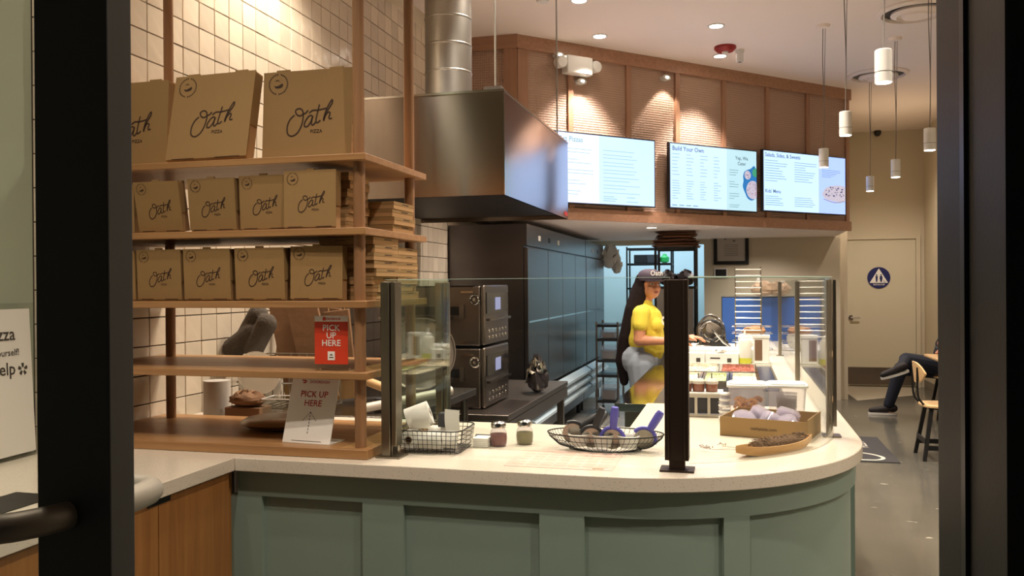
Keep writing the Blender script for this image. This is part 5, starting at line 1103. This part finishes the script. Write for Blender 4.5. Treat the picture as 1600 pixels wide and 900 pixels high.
# framed notice, tablet on partition
c0 = ony(1127-12, 368, PY); c1 = ony(1170, 413, PY)
t = thing('framed_notice', 'black framed white certificate on the cream wall behind the counter', 'picture frame', (c0.x, PY-0.002, c1.z)); w_, h_ = c1.x-c0.x, c0.z-c1.z
q = MB(); q.box(0, 0.045, -0.03, -0.001, 0, h_); q.box(w_-0.045, w_, -0.03, -0.001, 0, h_); q.box(0.045, w_-0.045, -0.03, -0.001, 0, 0.045); q.box(0.045, w_-0.045, -0.03, -0.001, h_-0.02, h_); q.ob('frame', BLACKM, t)
MB().box(0.045, w_-0.045, -0.015, -0.001, 0.045, h_-0.02).ob('paper', mat('grey white sheet', rgb(190, 182, 172), 0.6), t)
q = MB(); q.box(w_*0.3, w_*0.36, -0.017, -0.015, h_*0.85, h_*0.9); q.box(w_*0.55, w_*0.62, -0.017, -0.015, h_*0.78, h_*0.82)
for k in range(7): q.box(w_*0.3, w_*0.7, -0.017, -0.015, h_*(0.3+k*0.06), h_*(0.31+k*0.06))
q.ob('print', mat('grey ink', rgb(120, 118, 116)), t)
c0 = ony(1116, 421, PY); c1 = ony(1133, 432, PY)
t = thing('wall_tablet', 'small white framed dark tablet on the cream wall below the certificate', 'tablet', (c0.x, PY-0.001, c1.z)); MB().box(0, 0.17, -0.02, 0, -0.02, 0.11).ob('case', WHITEP, t); MB().box(0.015, 0.155, -0.022, -0.02, 0.0, 0.095).ob('glass', BLACKP, t)

# ================================================================== PEOPLE
def remesh(o, v=0.006, sm=6):
    r_ = o.modifiers.new('remesh', 'REMESH'); r_.mode = 'VOXEL'; r_.voxel_size = v; r_.use_smooth_shade = True
    s_ = o.modifiers.new('smooth', 'SMOOTH'); s_.iterations = sm; s_.factor = 0.5
    return o
def hand(mb, wr, d, up_, sc=1.0, thumb=1):
    wr = Vector(wr); d = Vector(d).normalized(); up_ = Vector(up_).normalized(); sd = d.cross(up_).normalized()
    mb.cap(wr, wr+d*0.045*sc, 0.022*sc, 0.026*sc); mb.cap(wr+d*0.03*sc+sd*0.018*sc, wr+d*0.075*sc+sd*0.022*sc, 0.018*sc, 0.013*sc); mb.cap(wr+d*0.03*sc-sd*0.018*sc, wr+d*0.075*sc-sd*0.022*sc, 0.018*sc, 0.013*sc)
    for k, ln in enumerate((0.062, 0.072, 0.068, 0.052)):
        b = wr+d*0.078*sc+sd*(0.030-0.020*k)*sc; m1 = b+(d*0.5*ln-up_*0.10*ln)*sc*1.0; e = m1+(d*0.42*ln-up_*0.38*ln)*sc
        mb.cap(b, m1, 0.0095*sc, 0.0088*sc, 8); mb.cap(m1, e, 0.0088*sc, 0.0075*sc, 8)
    b = wr+d*0.03*sc+sd*0.025*sc*thumb; m1 = b+(d*0.03+sd*0.022*thumb-up_*0.01)*sc; mb.cap(b, m1, 0.011*sc, 0.010*sc, 8); mb.cap(m1, m1+(d*0.026+sd*0.004*thumb-up_*0.012)*sc, 0.010*sc, 0.008*sc, 8)
# --- worker, seen from her right side, turned toward the counter, face to the camera
t = thing('person', 'person in a yellow t-shirt, grey jeans and dark cap working behind the counter', 'person', (-0.70, 6.72, 0))
q = MB()
q.cap((0, 0, 0.93), (0.0, 0, 1.05), 0.13, 0.115); q.cap((0, 0, 1.05), (0.01, 0, 1.22), 0.115, 0.125); q.cap((0.0, -0.12, 1.27), (0.0, 0.12, 1.27), 0.062, 0.062); q.cap((0.005, 0, 1.26), (0.03, 0, 1.40), 0.05, 0.045)
for s in (-1, 1):
    q.cap((0, s*0.08, 0.90), (0.015, s*0.09, 0.48), 0.10, 0.06); q.cap((0.015, s*0.09, 0.48), (-0.02, s*0.09, 0.09), 0.055, 0.038); q.cap((-0.04, s*0.09, 0.04), (0.15, s*0.10, 0.03), 0.035, 0.03)
q.cap((0.0, -0.165, 1.275), (-0.01, -0.205, 1.075), 0.052, 0.043); q.cap((-0.01, -0.205, 1.075), (0.235, -0.17, 1.07), 0.043, 0.026); hand(q, (0.235, -0.17, 1.07), (1, 0.05, 0.0), (0, 0, 1), 1.0, -1)
q.cap((0.02, 0.165, 1.275), (0.10, 0.20, 1.06), 0.05, 0.040); q.cap((0.10, 0.20, 1.06), (0.33, 0.10, 1.08), 0.040, 0.025); hand(q, (0.33, 0.10, 1.08), (1, -0.2, 0.05), (0, 0, 1), 1.0, 1)
# head: turned toward the camera
hc = Vector((0.055, -0.005, 1.49)); fd = Vector((0.62, -0.78, -0.02)).normalized(); sdv = Vector((0, 0, 1)).cross(fd).normalized()
HM = facing(hc, sdv, (0, 0, 1))         # local x = side, y = up, z = out of the face or back
zs = 1 if Vector((HM[0][2], HM[1][2], HM[2][2])).dot(fd) > 0 else -1
def HP(x, y, z): return HM @ Vector((x, y, z*zs))
def hell(mb, c, r): 
    M_ = HM @ Matrix.Translation((c[0], c[1], c[2]*zs)); mb.ell((0, 0, 0), r, 16, 12, M=M_)
hell(q, (0, 0.02, -0.012), (0.077, 0.092, 0.092)); hell(q, (0, -0.035, 0.022), (0.064, 0.068, 0.063)); hell(q, (0, -0.078, 0.050), (0.024, 0.018, 0.022))
q.cap(HP(0, 0.012, 0.078), HP(0, -0.022, 0.096), 0.008, 0.012, 10); hell(q, (0.012, -0.024, 0.085), (0.009, 0.007, 0.009)); hell(q, (-0.012, -0.024, 0.085), (0.009, 0.007, 0.009)); hell(q, (0.036, -0.02, 0.055), (0.022, 0.022, 0.022)); hell(q, (-0.036, -0.02, 0.055), (0.022, 0.022, 0.022))
hell(q, (0, -0.050, 0.080), (0.022, 0.009, 0.010)); hell(q, (0.074, -0.005, -0.01), (0.010, 0.028, 0.017)); hell(q, (-0.074, -0.005, -0.01), (0.010, 0.028, 0.017))
remesh(q.ob('body', SKIN, t), 0.0045, 3)
for s in (-1, 1):
    e = MB(); hell(e, (s*0.030, 0.014, 0.071), (0.013, 0.007, 0.008)); eo = e.ob('eye', mat('eye white', rgb(226, 218, 208), 0.3), t); e = MB(); hell(e, (s*0.030, 0.014, 0.0765), (0.006, 0.006, 0.004)); e.ob('iris', mat('dark iris', rgb(34, 22, 18), 0.2), eo)
    e = MB(); e.tube([HP(s*0.014, 0.032, 0.079), HP(s*0.030, 0.037, 0.077), HP(s*0.046, 0.031, 0.066)], 0.0035, 6); e.ob('eyebrow', HAIR, t)
e = MB(); hell(e, (0, -0.046, 0.085), (0.021, 0.004, 0.006)); hell(e, (0, -0.054, 0.084), (0.018, 0.0045, 0.007)); e.ob('lips', mat('lips', rgb(150, 78, 70), 0.4), t)
q = MB()                                                     # t-shirt
q.cap((-0.005, 0, 1.075), (0.0, 0, 1.12), 0.150, 0.142); q.cap((0.03, 0, 1.0), (0.02, 0, 1.12), 0.135, 0.14); q.cap((0.0, 0, 1.10), (0.012, 0, 1.215), 0.14, 0.142); q.cap((0.0, -0.125, 1.275), (0.0, 0.125, 1.275), 0.070, 0.070)
q.ell((0.085, -0.06, 1.185), (0.075, 0.07, 0.07)); q.ell((0.085, 0.06, 1.185), (0.075, 0.07, 0.07)); q.ell((0.045, 0, 1.04), (0.135, 0.14, 0.10))
q.cap((0.0, -0.165, 1.275), (-0.004, -0.190, 1.195), 0.068, 0.064); q.cap((0.01, 0.165, 1.275), (0.035, 0.185, 1.195), 0.068, 0.064)
q.cap((0.01, 0, 1.30), (0.020, 0, 1.350), 0.070, 0.056)
o = remesh(q.ob('t_shirt', YEL, t), 0.006, 4)
q = MB(); q.cap((-0.01, 0, 0.935), (-0.005, 0, 0.985), 0.150, 0.140)
for s in (-1, 1): q.cap((-0.005, s*0.075, 0.88), (0.015, s*0.09, 0.48), 0.122, 0.075); q.cap((0.015, s*0.09, 0.48), (-0.02, s*0.09, 0.12), 0.072, 0.055)
q.ell((-0.07, -0.06, 0.92), (0.10, 0.09, 0.12)); q.ell((-0.07, 0.06, 0.92), (0.10, 0.09, 0.12)); remesh(q.ob('jeans', JEAN, t), 0.007, 4)
q = MB(); ribbon(q, crom([(0.04, -0.02), (0.0, -0.02), (0.0, 0.02), (0.04, 0.02)]), 0.02, Matrix.Translation((0.155, -0.07, 1.22)) @ Euler((PI/2, 0, PI/2-0.4)).to_matrix().to_4x4()); q.ob('shirt_print', PAPER, t)
q = MB()                                                     # long hair down the back
hb = HP(0, 0.03, -0.03); q.cap(hb+Vector((-0.015, 0, 0)), hb+Vector((-0.04, 0, -0.05)), 0.090, 0.080); q.cap(hb+Vector((-0.045, 0.0, -0.05)), (-0.07, -0.02, 1.30), 0.08, 0.074); q.cap((-0.07, -0.02, 1.30), (-0.11, -0.03, 1.08), 0.074, 0.080); q.cap((-0.11, -0.03, 1.08), (-0.15, -0.03, 0.90), 0.080, 0.068); q.cap((-0.15, -0.03, 0.90), (-0.15, -0.02, 0.74), 0.068, 0.035)
q.cap(HP(-0.055, 0.0, 0.0), HP(-0.06, -0.11, -0.02), 0.028, 0.03)
remesh(q.ob('hair', HAIR, t), 0.006, 3)
q = MB(); CAPM = mat('dark plum cap', rgb(58, 46, 58), 0.8)
vs = []; n = 28
prof = [(0.102, 0.045), (0.104, 0.065), (0.098, 0.095), (0.080, 0.120), (0.045, 0.135), (0.0, 0.138)]
MC = HM @ Matrix.Translation((0, -0.005, -0.010*zs)) @ Matrix(((1, 0, 0, 0), (0, 0, 1, 0), (0, zs, 0, 0), (0, 0, 0, 1)))
q.lathe(prof, sx=0.88, sy=1.0, M=MC); q.ob('cap_crown', CAPM, t)
q = MB(); br = [(0.085*math.cos(a*PI/12), 0.075+0.085*math.sin(a*PI/12)) for a in range(13)]
q.add([(x, y, 0.048-0.010*abs(x)/0.085) for x, y in br]+[(x, y, 0.052-0.010*abs(x)/0.085) for x, y in br], [tuple(range(13))[::-1], tuple(range(13, 26))]+[(i, (i+1) % 13, (i+1) % 13+13, i+13) for i in range(13)], MC); q.ob('cap_brim', CAPM, t)
q = MB(); TM = HM @ Matrix.Translation((0, 0.080, 0.094*zs))
text_add(q, 'Oath', 0.055, TM if zs > 0 else TM @ Matrix.Rotation(PI, 4, 'Y')); q.v = [tuple(v) for v in q.v]; q.ob('cap_print', PAPER, t)
# --- seated guest, mostly hidden by the dark frame: crossed legs, a hand with a phone
def seated():
    t = thing('person', 'person in dark trousers and trainers sitting cross legged at the back table', 'person', (2.25, 10.35, 0))
    q = MB(); q.cap((0, 0, 0.58), (0.14, 0, 1.03), 0.15, 0.15); q.cap((0.15, -0.16, 1.08), (0.15, 0.16, 1.08), 0.065, 0.065); q.cap((0.15, 0, 1.10), (0.15, 0, 1.22), 0.055, 0.05)
    q.ell((0.14, 0, 1.34), (0.10, 0.078, 0.12)); q.ell((0.04, 0, 1.33), (0.02, 0.014, 0.02))
    q.cap((0.15, -0.20, 1.07), (0.0, -0.27, 0.82), 0.05, 0.042); q.cap((0.0, -0.27, 0.82), (-0.10, -0.26, 0.84), 0.042, 0.04); q.cap((-0.10, -0.26, 0.84), (-0.08, -0.52, 0.79), 0.04, 0.028); hand(q, (-0.08, -0.52, 0.79), (-0.9, -0.4, 0), (0, 0, 1), 1, 1)
    q.cap((0.15, 0.20, 1.07), (0.0, 0.24, 0.80), 0.05, 0.042); q.cap((0.0, 0.24, 0.80), (-0.02, -0.02, 0.73), 0.04, 0.028); hand(q, (-0.02, -0.02, 0.73), (-0.3, -1, 0), (0, 0, 1), 1, 1)
    q.cap((0, 0.09, 0.52), (-0.44, 0.09, 0.53), 0.09, 0.065); q.cap((-0.44, 0.09, 0.53), (-0.56, 0.09, 0.12), 0.05, 0.034); q.cap((-0.56, 0.09, 0.06), (-0.72, 0.09, 0.035), 0.038, 0.03)
    remesh(q.ob('body', SKIN, t), 0.007, 3)
    q = MB(); q.cap((0, 0.09, 0.52), (-0.44, 0.09, 0.53), 0.105, 0.078); q.cap((-0.44, 0.09, 0.53), (-0.57, 0.09, 0.12), 0.078, 0.058)
    q.cap((0, -0.06, 0.56), (-0.40, 0.0, 0.64), 0.105, 0.078); q.cap((-0.40, 0.0, 0.64), (-0.50, -0.24, 0.57), 0.072, 0.05); q.cap((0.02, -0.06, 0.55), (0.02, 0.07, 0.55), 0.13, 0.13); remesh(q.ob('trousers', NAVY, t), 0.007, 4)
    q = MB(); q.cap((0.03, 0, 0.68), (0.14, 0, 1.03), 0.16, 0.165); q.cap((0.15, -0.17, 1.08), (0.15, 0.17, 1.08), 0.078, 0.078); q.cap((0.15, -0.20, 1.07), (0.0, -0.27, 0.82), 0.065, 0.055); q.cap((0.0, -0.27, 0.82), (-0.08, -0.40, 0.805), 0.052, 0.04); q.cap((0.15, 0.20, 1.07), (0.0, 0.24, 0.80), 0.065, 0.055); remesh(q.ob('jacket', mat('dark jacket', rgb(34, 36, 46), 0.85), t), 0.008, 4)
    q = MB(); q.ell((0.16, 0, 1.38), (0.10, 0.085, 0.10)); remesh(q.ob('hair', HAIR, t), 0.008, 2)
    SH = mat('dark trainer', rgb(34, 26, 26), 0.7)
    def shoe(M_):
        q = MB(); q.cap((0.06, 0, 0.075), (-0.02, 0, 0.065), 0.045, 0.045); q.cap((-0.02, 0, 0.06), (-0.17, 0, 0.045), 0.045, 0.035); q.v = [tuple(M_ @ Vector(v)) for v in q.v]; o = remesh(q.ob('shoe', SH, t), 0.006, 2)
        q = MB(); q.prism([(0.11*math.cos(a*PI/10)*1.4-0.055, 0.045*math.sin(a*PI/10)) for a in range(20)], 0.0, 0.025, M_); q.ob('sole', PAPER, o)
    shoe(Matrix.Translation((-0.58, 0.09, 0.002))); shoe(Matrix.Translation((-0.51, -0.27, 0.50)) @ Euler((0.1, -0.30, 0.1)).to_matrix().to_4x4())
    return t
seated()
t = thing('phone', 'dark phone held over the wooden table by the seated person', 'phone', (2.06, 9.70, 0.80), rot=(0.3, 0.5, 0.5)); MB().box(-0.035, 0.035, -0.07, 0.07, 0, 0.008).ob('case', BLACKP, t, bevel=0.002)

# ================================================================== DINING
t = thing('dining_table', 'light wooden table edge showing beside the dark frame at the right', 'table', (2.25, 9.4, 0))
MB().box(-0.33, 0.33, -0.35, 0.40, 0.72, 0.75).ob('tabletop', PLY, t, bevel=0.01); MB().cyl((0, 0, 0.02), (0, 0, 0.72), 0.03).ob('pedestal', BLACKM, t); MB().lathe([(0.22, 0), (0.22, 0.01), (0.03, 0.03)], n=30).ob('foot', BLACKM, t)
def chair(x, y, rz, label):
    t = thing('dining_chair', label, 'chair', (x, y, 0), rz=rz, group='wooden seated chairs')
    q = MB(); n = 20; q.prism([(0.19*math.copysign(abs(math.cos(a*2*PI/n))**0.6, math.cos(a*2*PI/n)), 0.19*math.copysign(abs(math.sin(a*2*PI/n))**0.6, math.sin(a*2*PI/n))) for a in range(n)], 0.445, 0.465); q.ob('seat', PLY, t, bevel=0.004)
    q = MB(); vs = []; m_ = 12
    for i in range(m_+1):
        s = -1+2*i/m_; hh = 0.085*(1-abs(s)**3.2)+0.004
        for o_ in (0, 0.014):
            for z_ in (-hh, hh): vs.append((-0.235+0.05*s*s+o_-0.10*z_, 0.19*s, 0.735+z_))
    fs = []
    for i in range(m_): a = i*4; b = a+4; fs += [(a, b, b+1, a+1), (a+2, a+3, b+3, b+2), (a+1, b+1, b+3, a+3), (a, a+2, b+2, b)]
    fs += [(0, 1, 3, 2), (4*m_, 4*m_+2, 4*m_+3, 4*m_+1)]; q.add(vs, fs); q.ob('backrest', PLY, t)
    for s in (-1, 1): MB().tube(crom([(-0.225, s*0.10, 0.78), (-0.225, s*0.10, 0.60), (-0.205, s*0.10, 0.50), (-0.12, s*0.10, 0.435), (0.05, s*0.10, 0.435)]), 0.009, 8).ob('back_support', BLACKM, t)
    for sx in (-1, 1):
        for sy in (-1, 1):
            q = MB(); q.add([(sx*0.12-.016, sy*0.12-.016, 0.445), (sx*0.12+.016, sy*0.12-.016, 0.445), (sx*0.12+.016, sy*0.12+.016, 0.445), (sx*0.12-.016, sy*0.12+.016, 0.445), (sx*0.19-.014, sy*0.19-.014, 0), (sx*0.19+.014, sy*0.19-.014, 0), (sx*0.19+.014, sy*0.19+.014, 0), (sx*0.19-.014, sy*0.19+.014, 0)], [(0, 1, 2, 3), (4, 7, 6, 5), (0, 4, 5, 1), (1, 5, 6, 2), (2, 6, 7, 3), (3, 7, 4, 0)]); q.ob('leg', BLACKM, t)
    for a in (-0.175, 0.175): MB().box(-0.175, 0.175, a-0.008, a+0.008, 0.09, 0.13).ob('stretcher', BLACKM, t); MB().box(a-0.008, a+0.008, -0.17, 0.17, 0.14, 0.18).ob('stretcher', BLACKM, t)
    return t
chair(1.72, 7.98, 0.0, 'near wooden chair with curved back and black legs beside the dark frame')
chair(2.32, 10.35, PI, 'wooden chair on which the person in dark trousers sits')
# floor mat
t = thing('floor_mat', 'dark floor mat with white lettering past the counter corner', 'mat', (0.82, 8.26, 0.001))
MB().box(-0.5, 0.5, -0.61, 0.61, 0, 0.007).ob('mat', mat('charcoal mat', rgb(52, 50, 50), 0.95), t)
q = MB(); Mx = Matrix.Translation((0, 0, 0.0085)); word(q, Matrix.Translation((0.0, 0.0, 0.0085)) @ Matrix.Rotation(PI/2, 4, 'Z'), 2.2); q.ob('lettering', mat('mat white', rgb(190, 184, 170), 0.9), t)
q = MB()
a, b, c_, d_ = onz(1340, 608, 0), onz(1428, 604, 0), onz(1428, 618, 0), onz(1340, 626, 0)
o = MB().prism([(d_.x, d_.y), (c_.x, c_.y), (c_.x+0.2, YB-0.05), (1.42, YB-0.05)], 0.0005, 0.0025).ob('floor_light_band', mat('pale floor', rgb(176, 166, 146), 0.3)); o.parent = None; st(o); o.name = 'trim_2'  # paler flat band on the floor in front of the restroom door
# ================================================================== FRONT DOOR (the photo is taken past its stile)
t = thing('glass_door', 'dark metal framed glass shop door seen edge on at the left', 'door', (-0.9, 0.85, 0))
dX0, dX1 = -0.800, -0.6980
Lo = (0.9, -0.85, 0)
MB().box(dX0, dX1, 0.830, 0.872, 0.02, 2.45).ob('stile', DOORM, t, bevel=0.002, loc=Lo)
MB().box(-1.75, dX0, 0.845, 0.853, 0.25, 2.35).ob('pane', GLS, t, loc=Lo); MB().box(-1.85, -1.75, 0.830, 0.872, 0.02, 2.45).ob('stile', DOORM, t, loc=Lo); MB().box(-1.75, dX0, 0.830, 0.872, 0.02, 0.25).ob('bottom_rail', DOORM, t, loc=Lo); MB().box(-1.75, dX0, 0.830, 0.872, 2.35, 2.45).ob('top_rail', DOORM, t, loc=Lo)
MB().tube(crom([(-0.755, 0.829, 1.235), (-0.765, 0.795, 1.235), (-0.80, 0.765, 1.233), (-0.90, 0.755, 1.23), (-1.30, 0.755, 1.23)]), 0.0165, 14).ob('outer_pull', mat('satin pull', rgb(120, 112, 100), 0.45, 0.5), t, loc=Lo)
MB().tube(crom([(-0.735, 0.873, 1.237), (-0.728, 0.91, 1.237), (-0.742, 0.955, 1.237), (-0.80, 0.965, 1.237), (-0.86, 0.965, 1.237)]), 0.0165, 14).ob('inner_pull', mat('satin inner pull', rgb(176, 170, 156), 0.45, 0.3), t, loc=Lo)  # inner pull coloured paler to carry the room light falling on it
